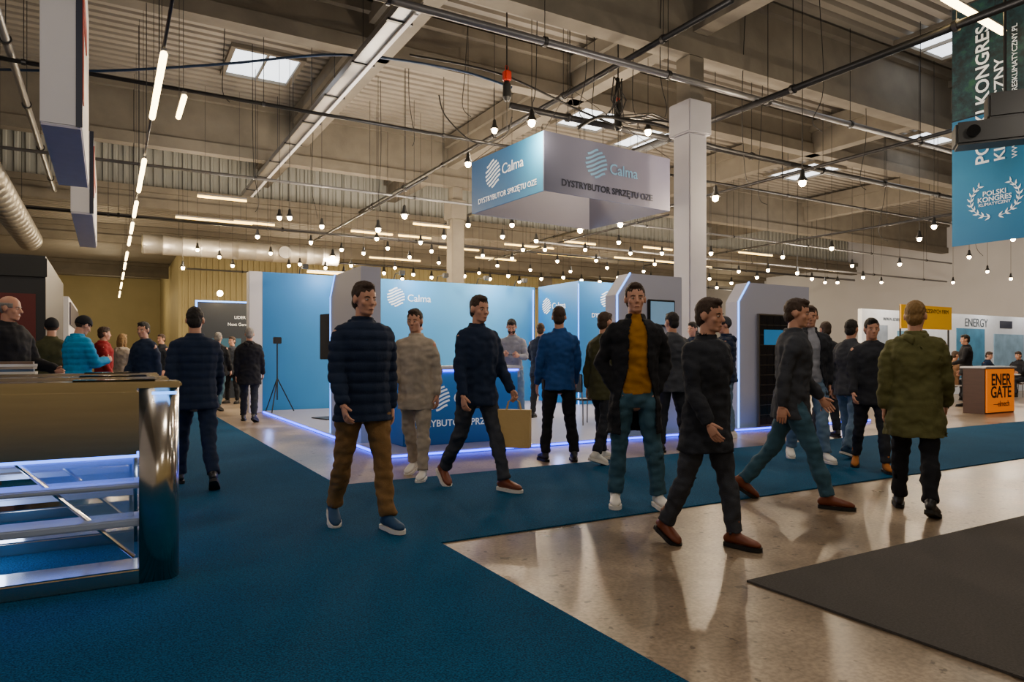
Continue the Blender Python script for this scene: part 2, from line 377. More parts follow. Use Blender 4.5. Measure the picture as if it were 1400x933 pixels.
    if top.get('hood'):
        bm = nb(); loft(bm, [U((-.085, -.03, 1.50)), U((-.05, -.095, 1.48)), U((0, -.115, 1.45)), U((.05, -.095, 1.48)), U((.085, -.03, 1.50))], [.03, .045, .055, .045, .03])
        obj('hood', crease(remesh(bm, .014), .008), top['m'], root, True)
    if not top.get('open') and inner:
        bm = nb()
        loft(bm, [U((0, tor(z)[1]+top.get('inf', .026)-.012, z)) for z in (1.08, 1.2, 1.32, 1.40)]+[U((0, .085, 1.47))], [(.004, .006), (.018, .008), (.032, .010), (.045, .014), (.05, .02)], hint=Vector((1, 0, 0)))
        obj('shirt_front', remesh(bm, .009, 1), inner, root, True)
    st, hc = hair
    def shell(keep, c, r, th, amp=.003):
        bm = nb(); ell(bm, c, r, None, 36, 28); bmesh.ops.delete(bm, geom=[v for v in bm.verts if not keep(v.co)], context='VERTS')
        for v in bm.verts: v.co = v.co*(1+noise.noise(v.co*45+Vector((px, 0, 0)))*amp*8)
        bmesh.ops.recalc_face_normals(bm, faces=bm.faces); bmesh.ops.solidify(bm, geom=bm.faces, thickness=th)
        bmesh.ops.transform(bm, matrix=HM, verts=bm.verts); return bm
    def line(v):
        y = v.y
        return .183 if y > .055 else .12 if y > -.005 else .13 if y > -.03 else .045
    if st in ('short', 'long'):
        bm = nb()
        ell(bm, (0, -.017, .155), (.0790, .0995, .0945), HM); ell(bm, (.004, .036, .212), (.052, .050, .030), HM); ell(bm, (0, -.048, .095), (.067, .062, .072), HM)
        for s in (-1, 1): ell(bm, (s*.0690, .010, .150), (.0105, .024, .032), HM)
        if st == 'long':
            loft(bm, [HM @ Vector((0, -.055, .15)), HM @ Vector((0, -.075, .03)), HM @ Vector((0, -.07, -.07))], [(.080, .055), (.088, .045), (.07, .025)])
            for s in (-1, 1): loft(bm, [HM @ Vector((s*.07, -.01, .15)), HM @ Vector((s*.082, -.015, .06)), HM @ Vector((s*.08, -.01, -.04))], [(.018, .045), (.02, .04), (.012, .03)])
        me = remesh(bm, (.010, .008, .0065)[near], 1)
        for v in me.vertices: v.co = v.co+v.normal*(noise.noise(Vector((v.co.x*60+px, v.co.y*60, v.co.z*35)))*.006)
        obj('hair', me, HAIR[hc], root, True)
    elif st == 'balding':
        obj('hair', shell(lambda v: v.z > line(v) and v.z < .17, (0, -.010, .142), (.080, .099, .094), .004), HAIR[hc], root, True)
    elif st in ('beanie', 'cap'):
        obj('beanie' if st == 'beanie' else 'cap', shell(lambda v: v.z > (.145 if v.y > 0 else .10), (0, -.008, .148), (.088, .108, .104), .010, .001), hc, root, True)
        obj('hair', shell(lambda v: v.z > line(v) and v.z < .15, (0, -.010, .146), (.081, .101, .096), .006), HAIR['brown'], root, True)
        if st == 'cap':
            bm = nb(); poly(bm, [HM @ Vector((.07*math.cos(a), .085+.075*math.sin(a), .158-.015*math.sin(a))) for a in [i*PI/8 for i in range(9)]], HM.to_3x3() @ Vector((0, 0, .006))); obj('visor', bm, hc, root)
    if beard:
        obj('beard', shell(lambda v: v.z < .075 and v.y > -.005 and not (abs(v.x) < .022 and .040 < v.z < .056 and v.y > .05), (0, .027, .066), (.0635, .0675, .074), .006), HAIR[beard], root, True)
    facing = abs(((head+180) % 360)-180) > 60
    if facing:
        for s in (-1, 1):
            bm = nb(); ell(bm, (s*.030, .0765, .114), (.0115, .011, .0055), HM, 12, 8); ey = obj('eye', bm, M['eyew'], root, True)
            bm = nb(); ell(bm, (s*.030, .0865, .114), (.0050, .0025, .0048), HM, 10, 6); obj('iris', bm, M['eyed'], ey, True)
            bm = nb(); loft(bm, [HM @ Vector((s*.014, .0885, .131)), HM @ Vector((s*.032, .0845, .136)), HM @ Vector((s*.048, .071, .130))], [.0030, .0034, .002], n=8); obj('eyebrow', bm, HAIR[hc] if hc in HAIR else HAIR['brown'], root, True)
        bm = nb(); ell(bm, (0, .0915, .048), (.020, .005, .0035), HM, 12, 8); obj('mouth', bm, M['lip'], root, True)
    Mw = Matrix.Translation(pos) @ Matrix.Rotation(R_(head-YAW), 4, 'Z') @ Matrix.Scale(k, 4)
    return root, {s: Mw @ S[s] for s in S}
black = cloth('#1e1f25'); navy = cloth('#1c2942'); jeans = mat('denim', '#31586c', .8, 0, .3, 12, .4, 200); jeansl = mat('light_denim', '#627f9c', .8, 0, .25, 12, .4, 200)
mustard = cloth('#a3701f'); whites = mat('white_leather', '#ece8e0', .5); brownsh = mat('brown_leather', '#73391e', .45); olive = cloth('#5f5e38'); bluesw = cloth('#1f4a88')
beige = cloth('#b3a594'); greysw = cloth('#9598a4'); darkgrey = cloth('#3d4048'); charcoal = cloth('#2b2e36'); blackleather = mat('black_leather', '#1c1c20', .4); tan = cloth('#7e6048')
ltblue = cloth('#1f90c8'); maroon = cloth('#4a2230'); redc = cloth('#8e2126'); bluesh = mat('blue_mesh_shoe', '#1f4468', .7); khaki = cloth('#86663f'); dkolive = cloth('#45462f')
J_ = lambda m, **k: dict(m=m, **k)
person(868, 694, 1.80, 181, J_(black, name='coat', hem=.60, inf=.032, open=True), jeans, whites, ('short', 'brown'), 'man with mustard sweater under open black coat standing with hands in pockets', 'pockets', near=2, inner=mustard, sole=M['sole_w'], tilt=(-2, 0))
person(492, 722, 1.74, 212, J_(navy, puff=1, inf=.036, hem=.80, hood=True), khaki, bluesh, ('short', 'brown'), 'striding person in dark puffer jacket, brown trousers and blue shoes', 'step', near=2, sole=M['sole_w'])
person(572, 652, 1.70, 165, J_(beige, inf=.03, hem=.74), beige, whites, ('short', 'brown'), 'walking person dressed in pale beige jacket and light trousers', 'step', near=1, sole=M['sole_w'])
_, h4 = person(647, 668, 1.80, -140, J_(navy, inf=.032, hem=.80), darkgrey, brownsh, ('short', 'brown'), 'walking person in dark navy jacket carrying a kraft paper bag', 'carry', near=1, sole=M['sole_w'])
_, h5 = person(700, 585, 1.79, 176, J_(greysw, name='sweater', inf=.02, hem=.84), jeansl, brownsh, ('short', 'black'), 'bearded man in light grey sweater and jeans looking down inside the blue booth', 'phone', near=1, beard='black')
person(765, 631, 1.80, 8, J_(bluesw, name='sweater', inf=.022, hem=.83), black, blackleather, ('short', 'brown'), 'man in royal blue sweater and black trousers seen from behind', 'stand', near=1, tilt=(-15, 0))
person(738, 572, 1.80, -25, J_(navy, inf=.026, hem=.80), charcoal, blackleather, ('short', 'brown'), 'person in navy top facing the booth wall behind the blue sweater man', 'talk')
person(820, 634, 1.72, -50, J_(dkolive, inf=.03, hem=.76), charcoal, whites, ('short', 'brown'), 'person in dark olive jacket left of the standing coat man', 'step', sole=M['sole_w'])
person(956, 744, 1.60, -145, J_(charcoal, name='coat', inf=.032, hem=.70), darkgrey, brownsh, ('short', 'brown'), 'person in long charcoal coat and brown leather boots, nearest to camera', 'step', near=2, boots=True)
person(920, 618, 1.78, 20, J_(darkgrey, inf=.034, hem=.78), charcoal, blackleather, ('short', 'black'), 'person in dark grey jacket standing before the wall screen, back turned', 'stand')
person(994, 601, 1.80, 70, J_(navy, puff=1, inf=.036, hem=.84, hood=True), jeansl, whites, ('cap', darkgrey), 'man in navy quilted jacket, grey cap and pale jeans beside the solar panel', 'talk', sole=M['sole_w'], near=1)
person(1072, 688, 1.74, -110, J_(darkgrey, inf=.032, hem=.78), jeans, brownsh, ('short', 'brown'), 'person in dark grey jacket, blue jeans and brown shoes stepping right', 'walk2', near=1)
person(1104, 630, 1.80, 175, J_(charcoal, inf=.032, hem=.76, open=True), jeansl, whites, ('short', 'brown'), 'person in open charcoal jacket over pale shirt walking toward camera', 'step', near=1, inner=greysw, sole=M['sole_w'])
person(1158, 625, 1.66, -60, J_(darkgrey, inf=.03, hem=.80), jeansl, bluesh, ('short', 'black'), 'shorter person in dark jacket and pale jeans by right end of booth', 'step', sole=M['sole_w'])
person(1130, 598, 1.74, 10, J_(charcoal, inf=.032, hem=.80), charcoal, blackleather, ('short', 'brown'), 'person in charcoal jacket with back turned at right end of booth', 'stand')
person(1190, 643, 1.62, 160, J_(charcoal, inf=.03, hem=.78), charcoal, mat('tan_suede', '#a8641f', .7), ('short', 'black'), 'short person in charcoal jacket and tan boots left of the parka', 'step', boots=True)
person(948, 580, 1.76, 140, J_(navy, inf=.03, hem=.80), charcoal, blackleather, ('short', 'black'), 'person in navy jacket facing out between wall screen and quilted jacket man', 'stand')
person(1250, 702, 1.66, -35, J_(olive, name='parka', inf=.046, hem=.66, hood=True), black, blackleather, ('short', 'fair'), 'fair haired person in an olive green parka and black trousers walking away', 'step', near=2)
person(1193, 559, 1.72, 175, J_(maroon, inf=.03, hem=.72), black, blackleather, ('short', 'black'), 'distant person in dark maroon coat with folded arms near white chairs', 'folded')
person(1322, 545, 1.74, 60, J_(black, inf=.03, hem=.80), black, blackleather, ('short', 'black'), 'person in black standing behind the orange and wood counter', 'talk', at_pos=ground(1322, 556))
person(8, 660, 1.80, -100, J_(black, inf=.04, hem=.78), charcoal, blackleather, ('balding', 'grey'), 'balding grey haired man in black jacket at far left stand', 'talk', near=1)
person(104, 618, 1.74, -30, J_(ltblue, puff=1, inf=.046, hem=.82, hood=True), charcoal, blackleather, ('beanie', black), 'person in bright light blue puffer jacket and dark beanie behind the gates', 'phone', near=1)
person(70, 612, 1.72, 20, J_(dkolive, inf=.035, hem=.80), charcoal, blackleather, ('beanie', black), 'person in dark green jacket left of the bright blue puffer jacket', 'stand')
person(140, 583, 1.72, -60, J_(redc, inf=.035, hem=.82, hood=True), jeans, blackleather, ('short', 'brown'), 'person in dark red jacket behind the steel gates', 'stand')
person(166, 573, 1.64, -20, J_(beige, inf=.035, hem=.74, hood=True), charcoal, whites, ('long', 'fair'), 'long haired person in beige coat behind the steel gates', 'stand')
person(203, 600, 1.72, 160, J_(navy, inf=.035, hem=.74), charcoal, blackleather, ('short', 'black'), 'person in dark navy coat just right of the beige coat', 'step')
person(268, 668, 1.70, 30, J_(navy, puff=1, inf=.036, hem=.80), navy, blackleather, ('short', 'black'), 'walking person in navy puffer jacket on the blue aisle carpet', 'walk', near=1)
person(296, 562, 1.76, 0, J_(black, inf=.04, hem=.80), jeans, blackleather, ('short', 'grey'), 'man in black jacket and jeans walking away down the aisle', 'step')
person(340, 577, 1.76, 10, J_(black, inf=.042, hem=.72, hood=True), charcoal, blackleather, ('short', 'grey'), 'man in long black hooded jacket walking away beside booth wall end', 'step')
person(222, 556, 1.74, 150, J_(charcoal, inf=.035, hem=.78), black, blackleather, ('short', 'brown'), 'distant person in charcoal coat deep in the left aisle', 'stand')
person(318, 552, 1.72, 170, J_(darkgrey, inf=.035, hem=.78), black, blackleather, ('short', 'brown'), 'distant person in grey jacket between the two men walking away', 'stand')
person(600, 0, 1.76, -60, J_(charcoal, name='suit_jacket', inf=.02, hem=.84), charcoal, blackleather, ('short', 'black'), 'man in dark suit and white shirt behind the blue reception counter', 'talk', at_pos=Vector((3.95, 9.75, .045)), inner=M['white'], tilt=(0, 10), near=1)
# ---------------------------------------------------------------- setting
struct('floor', box(nb(), -9, 37, -14, 52, -.1, 0), M['concrete_floor'])
def corr(x0, x1, a0, a1, step, z, dep, axis):
    bm = nb(); a = a0; prof = []
    while a < a1:
        prof += [(a, 0), (a+step*.55, 0), (a+step*.65, dep), (a+step*.9, dep)]; a += step
    prof.append((a1, 0)); pr = None
    for p, q in prof:
        if axis == 'roof': v = [bm.verts.new((x0, p, z+q)), bm.verts.new((x1, p, z+q))]
        else: v = [bm.verts.new((p, z+q, x0)), bm.verts.new((p, z+q, x1))]
        if pr: bm.faces.new((pr[0], pr[1], v[1], v[0]))
        pr = v
    return bm
struct('ceiling', corr(-9, 37, -14, 25.2, .30, 8.0, .10, 'roof'), M['deck'])
struct('ceiling_annex', corr(-9, 37, 25.2, 52, .30, 6.3, .08, 'roof'), M['deck'])
struct('wall_far', corr(0, 6.3, 3, 37, .28, 38.0, -.06, 'wall'), M['wallc'])
struct('wall_upper', corr(6.4, 8.05, -9, 37, .28, 25.0, -.07, 'wall'), M['deckwall'])
struct('wall_annex', box(nb(), -9, 3.2, 52, 52.2, 0, 6.4), M['wallc'])
struct('wall_annex_side', box(nb(), 3, 3.2, 38.1, 52, 0, 6.4), M['wallc'])
struct('wall_right', box(nb(), 37, 37.2, -14, 38, 0, 8.1), M['wallw'])
struct('wall_left', box(nb(), -9.2, -9, -14, 52, 0, 8.1), M['wallw'])
struct('wall_back', box(nb(), -9, 37, -14.2, -14, 0, 8.1), M['wallc'])
M['sky'] = glow('skylight_glow', '#dfe8f2', 3.0)
for i, (x, y, w, d) in enumerate(((3.1, 16.9, 1.4, 1.6), (11.9, 15.8, 1.5, 1.9), (15.5, 8.05, 1.6, 1.3), (22.0, 16.6, 1.6, 2.0), (22.0, 11.8, 1.7, 1.5), (14.5, 16.6, 1.4, 1.8))):
    w_ = struct('window_%d' % (i+1), box(nb(), x-w/2, x+w/2, y-d/2, y+d/2, 7.97, 7.985), M['sky'])
    bm = nb()
    for a, b, c, e in ((x-w/2-.1, x-w/2, y-d/2-.1, y+d/2+.1), (x+w/2, x+w/2+.1, y-d/2-.1, y+d/2+.1), (x-w/2, x+w/2, y-d/2-.1, y-d/2), (x-w/2, x+w/2, y+d/2, y+d/2+.1), (x-.02, x+.02, y-d/2, y+d/2)): box(bm, a, b, c, e, 7.9, 7.99)
    obj('window_frame', bm, M['concrete'], w_)
def beamX(y, z0, z1, label, x0=-9, x1=37, w=.34):
    bm = nb(); box(bm, x0, x1, y-w/2, y+w/2, z0, z0+.28); box(bm, x0, x1, y-w*.28, y+w*.28, z0+.28, z1-.18); box(bm, x0, x1, y-w*.7, y+w*.7, z1-.18, z1)
    tag(obj('roof_beam', bm, M['concrete']), label, 'beam')
beamX(9.2, 6.55, 7.95, 'near concrete roof beam crossing above the hanging sign')
beamX(13.0, 7.0, 7.95, 'second concrete roof beam behind the hanging sign')
beamX(19.6, 6.45, 7.95, 'third concrete roof beam resting on the rear column')
beamX(24.6, 5.85, 6.5, 'low concrete beam below the ribbed wall sheets')
beamX(31, 5.6, 6.28, 'concrete beam across the low rear hall')
beamX(43, 5.5, 6.28, 'farthest concrete beam across the rear left annex', -9, 2.9)
for x, lab in ((-4.0, 'leftmost lengthwise concrete girder under the roof'), (4.6, 'lengthwise concrete girder above the long cable tray'), (9.2, 'lengthwise concrete girder over the white column line'), (17.6, 'lengthwise concrete girder right of the white column'), (26, 'rightmost lengthwise concrete girder under the roof')):
    bm = nb(); box(bm, x-.17, x+.17, -4, 24.9, 7.0, 7.6); box(bm, x-.28, x+.28, -4, 24.9, 7.6, 7.9); tag(obj('roof_girder', bm, M['concrete']), lab, 'girder')
def column(x, y, w, h, ztop, m, label, z=0):
    t = thing('column', label, 'column', (x, y, z)); h -= z
    obj('shaft', box(nb(), -w/2, w/2, -w/2, w/2, 0, h-.3, .02), m, t)
    obj('capital', box(nb(), -w*.64, w*.64, -w*.64, w*.64, h-.3, h+.28, .02), m, t)
    obj('neck', box(nb(), -w*.4, w*.4, -w*.4, w*.4, h+.28, ztop-z), M['concrete'], t)
    bm = nb(); box(bm, -w*.52, w*.52, -w*.56, -w*.5, .4, 1.6); obj('corner_guard', bm, M['pipe'], t)
column(9.05, 9.2, .42, 5.45, 6.54, M['colwhite'], 'white painted square column rising beside the hanging sign', .045)
column(9.35, 19.6, .42, 5.75, 6.44, M['concrete'], 'grey concrete column behind the blue booth')
column(20.0, 30.9, .42, 5.2, 5.6, M['concrete'], 'distant concrete column in the low rear hall')
bm = nb(); poly(bm, [(-8.9, -4, .001), (1.85, -4, .001), (1.85, 4.1, .001), (30, 3.9, .001), (30, 6.25, .001), (1.85, 6.4, .001), (1.85, 24, .001), (-8.9, 24, .001)], (0, 0, .009))
tag(obj('aisle_carpet', bm, M['carpet']), 'deep teal blue carpet covering the aisles', 'carpet')
tag(obj('floor_mat', box(nb(), 2.95, 12, -3, 2.58, .001, .012), M['mat']), 'dark charcoal mat in the right foreground', 'mat')
# ---------------------------------------------------------------- pipes, trays, cables
def rail_pipe(p, q, r, m, label, n=5, top=7.98):
    t = thing('ceiling_pipe', label, 'pipe', p); v = Vector(q)-Vector(p)
    bm = nb(); cyl(bm, (0, 0, 0), v, r, 12); obj('tube', bm, m, t, True)
    for i in range(n):
        c = v*((i+.5)/n)
        bm = nb(); cyl(bm, c, (c.x, c.y, top-p[2]), .007, 5); obj('hanger_rod', bm, M['darkpipe'], t)
        bm = nb(); cyl(bm, c-v.normalized()*.03, c+v.normalized()*.03, r*1.4, 12); obj('clamp', bm, M['darkpipe'], t)
rail_pipe((2.0, 8.9, 6.0), (22, 8.9, 6.0), .055, M['pipe'], 'grey pipe crossing the whole ceiling in front of the sign', 8)
rail_pipe((6.3, 10.9, 5.75), (24, 10.9, 5.75), .06, M['darkpipe'], 'thick dark pipe running right from behind the white column', 7)
rail_pipe((10.4, 4, 5.9), (10.4, 23, 5.9), .06, M['darkpipe'], 'dark pipe rising to the upper right of the column', 7)
rail_pipe((7.7, 7, 6.3), (7.7, 24, 6.3), .05, M['darkpipe'], 'dark pipe slanting up right behind the sign lamps', 6)
rail_pipe((-1.34, 5, 6.0), (-1.34, 24, 6.0), .06, M['pipe'], 'leftmost grey pipe along the left aisle', 6)
rail_pipe((-.76, 5, 6.0), (-.76, 24, 6.0), .05, M['pipe'], 'grey pipe between the leftmost pipe and white signs', 6)
rail_pipe((-3, 13.5, 5.9), (30, 13.5, 5.9), .035, M['darkpipe'], 'thin dark rail crossing behind the hanging sign', 9)
rail_pipe((-3, 17.2, 5.4), (33, 17.2, 5.4), .035, M['pipe'], 'thin grey rail crossing the hall behind the booth', 9)
rail_pipe((14.2, 3, 5.6), (14.2, 23, 5.6), .04, M['darkpipe'], 'thin dark rail near the blue banner', 6)
rail_pipe((.54, 4.6, 4.68), (.54, 24.4, 4.68), .018, M['darkpipe'], 'thin rail carrying the left row of tube lights', 6)
rail_pipe((12, 19.0, 4.9), (36, 19.0, 4.9), .04, M['pipe'], 'pale grey rail over the right rear of the hall', 6)
rail_pipe((-2, 21.0, 4.9), (30, 21.0, 4.9), .03, M['darkpipe'], 'thin dark lamp rail over the rear stands', 8)
rail_pipe((-2, 22.6, 5.2), (34, 22.6, 5.2), .05, M['pipe'], 'pale pipe before the low beam at the back', 8)
rail_pipe((6.0, 14, 5.1), (6.0, 24.2, 5.1), .03, M['darkpipe'], 'thin dark rail behind the booth wall pointing to the far wall', 4)
rail_pipe((13.0, 14, 5.0), (13.0, 24.2, 5.0), .03, M['darkpipe'], 'thin dark rail behind the white column pointing to the far wall', 4)
rail_pipe((21.0, 8, 5.3), (21.0, 24.2, 5.3), .035, M['darkpipe'], 'thin dark rail over the right rear stands', 5)
rail_pipe((3, 28, 5.0), (36, 28, 5.0), .04, M['darkpipe'], 'dark lamp rail under the low rear ceiling', 7, 6.3)
rail_pipe((3, 34, 5.1), (36, 34, 5.1), .04, M['pipe'], 'farthest grey rail under the low rear ceiling', 7, 6.3)
t = thing('cable_tray', 'long grey metal cable tray with white underside above the booth wall', 'cable tray', (3.8, 9.4, 6.25))
bm = nb(); box(bm, -.16, .16, 0, 13.8, 0, .02); box(bm, -.17, -.15, 0, 13.8, 0, .12); box(bm, .15, .17, 0, 13.8, 0, .12); obj('channel', bm, M['pipe'], t)
for i in range(8):
    bm = nb(); cyl(bm, (0, .5+i*1.75, .02), (0, .5+i*1.75, 1.7), .008, 5); box(bm, -.2, .2, .48+i*1.75, .54+i*1.75, -.02, .021); obj('bracket', bm, M['darkpipe'], t)
bm = nb(); box(bm, .06, .13, .1, 13.6, -.05, -.021); obj('strip', bm, M['white'], t)
def cable(pts, r, label, m=None, group=None):
    P = [Vector(p) for p in pts]; out = []
    for i in range(len(P)-1):
        a, b, c, d = P[max(i-1, 0)], P[i], P[i+1], P[min(i+2, len(P)-1)]
        for j in range(6):
            s = j/6; out.append(.5*((2*b)+(c-a)*s+(2*a-5*b+4*c-d)*s*s+(3*b-a-3*c+d)*s**3))
    out.append(P[-1]); bm = nb(); loft(bm, out, [r]*len(out), n=6, rnd=False, hint=Vector((0, 0, 1)))
    return tag(obj('hanging_cable', bm, m or M['cable'], None, True), label, 'cable', group)
cable([at(0, 95, 12), at(140, 97, 12), at(300, 88, 12), at(470, 75, 12), at(620, 95, 13), at(700, 120, 13)], .025, 'dark blue cable slung across the ceiling at left', M['bluecable'])
cable([at(560, 75, 12), at(680, 100, 12), at(790, 150, 12), at(850, 175, 12.5)], .02, 'black cable sagging from the tray toward the sign')
cable([at(600, 130, 12), at(610, 160, 12), at(650, 195, 12), at(690, 185, 12.2), at(700, 160, 12.2)], .012, 'thin black cable looping left of the sign')
cable([at(790, 175, 11.5), at(820, 160, 12), at(860, 165, 12.4), at(905, 172, 12.6), at(960, 195, 12.8), at(1080, 225, 13.2)], .03, 'thick black cable running along the top of the sign to the right')
for i, (px, y0, y1, d) in enumerate(((735, 60, 160, 11.8), (800, 20, 165, 12), (812, 30, 165, 12.3), (870, 80, 175, 12.5), (1020, 40, 250, 13), (1045, 90, 280, 15), (560, 60, 200, 14), (310, 20, 140, 12.6), (345, 150, 290, 15), (520, 120, 290, 17), (1120, 60, 180, 13), (1180, 100, 260, 15), (640, 40, 160, 14), (905, 30, 160, 12), (430, 200, 300, 18), (760, 230, 320, 19), (1210, 180, 330, 19), (1340, 230, 350, 19))):
    top = at(px, y0, d); top.z = 7.95
    cable([top, at(px+random.uniform(-6, 6), (y0+y1)/2, d), at(px+random.uniform(-10, 10), y1-15, d), at(px+4, y1, d)], .008, 'thin black cable dangling from the roof', group='thin dangling roof cables')
def hoist(px, py, d, label, m):
    p = at(px, py, d); t = thing('chain_hoist', label, 'hoist', p)
    obj('housing', box(nb(), -.065, .065, -.06, .06, -.08, .10, .02), m, t)
    bm = nb(); cyl(bm, (0, 0, .10), (0, 0, 7.98-p.z), .014, 6); obj('chain', bm, M['darkpipe'], t)
    bm = nb(); lathe(bm, [(.045, -.08), (.07, -.14), (.075, -.35), (.04, -.42)]); obj('chain_bag', bm, M['black'], t)
    bm = nb(); pts = [(.03*math.cos(a), 0, .15+.045*math.sin(a)) for a in [i*PI/6-PI/2 for i in range(11)]]; loft(bm, pts, [.009]*11, n=6); obj('hook', bm, M['red'], t)
    bm = nb(); cyl(bm, (0, 0, -.42), (0, 0, min(-.5, 5.0-p.z)), .006, 5); obj('cable', bm, M['cable'], t)
hoist(693, 105, 11.8, 'red chain hoist hanging above the corner of the sign', M['red'])
hoist(845, 148, 12.8, 'black chain hoist with cable bundle above the right of the sign', M['black'])
bm = nb()
for k in range(7):
    a = at(845, 160, 12.5); q = [a+Vector((math.sin(k)*.1, 0, .7)), a+Vector((math.sin(k*2.1)*.15, math.cos(k)*.1, .3)), a+Vector((math.sin(k*1.7)*.22, .1, .02)), a+Vector((.3+k*.1, .1, -.05+.05*k)), a+Vector((1.0+.1*k, .1, .15))]
    loft(bm, q, [.014]*5, n=6, hint=Vector((0, 0, 1)))
tag(obj('cable_bundle', bm, M['cable'], None, True), 'tangled black cable bundle on top of the sign', 'cable')
def duct(p, q, r, label):
    t = thing('air_duct', label, 'duct', p); v = Vector(q)-Vector(p); bm = nb(); n = int(v.length/.5)
    pts = []; rr = []
    for i in range(n+1):
        for o, k in ((-.02, 1), (0, 1.06), (.02, 1)): pts.append(v*(i/n)+v.normalized()*o); rr.append(r*k)
    loft(bm, pts, rr, n=20, rnd=False, hint=Vector((0, 0, 1))); obj('duct_body', bm, M['duct'], t, True)
    for i in range(3):
        c = v*((i+.5)/3); bm = nb(); cyl(bm, c+Vector((0, 0, r*.9)), (c.x, c.y, 7.98-p[2]), .008, 5); obj('hanger_rod', bm, M['darkpipe'], t)
    return t
duct((-1.95, 11.5, 4.55), (-1.95, 24.2, 4.55), .3, 'silver round air duct at the left edge running lengthwise')
dt = duct((.9, 23.7, 4.6), (6.8, 23.7, 4.6), .3, 'silver round air duct running across the far left wall')
bm = nb(); cyl(bm, (4.1, -.34, 0), (4.1, -.28, 0), .2, 20); obj('vent_cap', bm, M['steeldark'], dt)
# ---------------------------------------------------------------- lamps
def point(loc, power, col=(1, .80, .56), r=.06, parent=None):  # serves the modelled lamps and also added fill lights without a fixture
    l = bpy.data.lights.new('lamp_or_fill_light', 'POINT'); l.energy = power; l.color = col; l.shadow_soft_size = r
    o = bpy.data.objects.new('lamp_or_fill_light', l); C.objects.link(o); o.location = loc
    return o
proto = thing('pendant_lamp', 'x', 'lamp')
bm = nb(); lathe(bm, [(.014, .15), (.026, .13), (.034, .06), (.062, .01), (.07, -.01), (.064, -.012), (.03, .04)], n=14); obj('lamp_shade', bm, M['black'], proto, True)
bm = nb(); ell(bm, (0, 0, -.03), (.045, .045, .05), None, 12, 8); obj('bulb', bm, M['bulb'], proto, True)
bm = nb(); cyl(bm, (0, 0, 0), (0, 0, 1), .005, 6); obj('cord', bm, M['cable'], proto)
first = [True]; lt = []
def lamp(p, label, group, power=0, scale=1):
    if first[0]: r = proto; first[0] = False; chs = list(PCH)
    else:
        r = proto.copy(); C.objects.link(r); chs = []
        for ch in PCH: c = ch.copy(); C.objects.link(c); c.parent = r; chs.append(c)
    r.location = p; r.scale = (scale,)*3; r['label'] = label; r['group'] = group
    for ch in chs:
        if ch.name.startswith('cord'): ch.location = (0, 0, .14); ch.scale = (1, 1, ((7.96 if p.y < 25 else 6.28)-p.z)/scale-.14)
    if power: lt.append((p, power))
    return r
PCH = [o for o in C.objects if o.parent == proto]
def lz(px, py, z=4.2, ym=23.0):
    d = (z-CH)*FP/(HY-py); p = at(px, py, d)
    if p.y > ym: d *= ym/p.y; p = at(px, py, d)
    if p.x > 36: d *= 36/p.x; p = at(px, py, d)
    return p
for px, py, d, w in ((727, 165, 11.4, 60), (640, 222, 13.9, 60), (676, 176, 14.5, 40)):
    lamp(at(px, py, d), {727: 'bright lamp above the front corner of the hanging sign', 640: 'bright lamp at the left end of the hanging sign', 676: 'lamp just behind the top edge of the hanging sign'}[px], 'lamps on the sign rig', w, 1.3)
for px, py, lab in ((848, 305, 'bright lamp under the right side of the sign'), (793, 313, 'bright lamp under the middle of the sign'), (978, 268, 'bright lamp just right of the white column'), (1097, 247, 'brightest lamp between white column and blue banner'), (553, 293, 'bright lamp left of the sign over the booth'), (517, 312, 'lamp left of the sign beside rear ceiling lights'), (886, 178, 'small lamp above the right end of sign')):
    lamp(lz(px, py, 4.3 if py > 200 else 5.6), lab, 'bright spot lamps over the booth', 80, 1.35)
right = [(1137, 338), (1205, 385), (1257, 325), (1277, 308), (1303, 385), (1350, 370), (1382, 380), (1070, 350), (1128, 385), (972, 345), (970, 380), (1010, 370), (1385, 325), (1165, 362), (1230, 360), (1325, 350)]
for i, (px, py) in enumerate(right): lamp(lz(px, py), 'small black pendant lamp with glowing bulb over the right rear hall', 'pendant lamps over the right rear', 70 if i % 2 == 0 else 0, 1.2)
back = [(382, 296), (396, 296), (352, 322), (440, 308), (467, 340), (410, 360), (395, 362), (515, 325), (575, 330), (607, 322), (640, 306), (660, 348), (687, 322), (700, 352), (733, 328), (745, 340), (762, 356), (800, 340), (830, 365), (862, 345), (700, 306), (560, 350), (600, 358), (540, 365), (880, 370), (480, 362), (445, 365), (655, 372), (905, 345), (725, 368), (300, 350), (318, 362), (270, 340), (370, 345), (425, 330), (497, 345), (530, 338), (590, 342), (618, 368), (680, 362), (715, 340), (780, 370), (815, 355), (846, 330), (895, 360), (250, 365)]
far = [(470, 372), (500, 376), (525, 372), (565, 374), (590, 378), (635, 376), (670, 380), (695, 376), (740, 380), (770, 378), (795, 382), (845, 378), (868, 384), (890, 380), (980, 392), (1000, 386), (1035, 378), (1050, 368), (1090, 372), (1110, 380), (455, 350), (550, 380), (710, 384), (820, 384), (1145, 385), (1180, 378)]
for i, (px, py) in enumerate(back): lamp(lz(px, py, 4.4), 'small pendant lamp glowing above the rear of the hall', 'pendant lamps over the rear', 90 if i % 4 == 0 else 0, 1.15)
for i, (px, py) in enumerate(far): lamp(lz(px, py, 4.6, 36.5), 'tiny pendant lamp glowing deep in the low rear hall', 'pendant lamps deep in the rear hall', 90 if i % 5 == 0 else 0, 1.5)
for p, w in lt: point((p.x, p.y, p.z-.26), w*2.3)
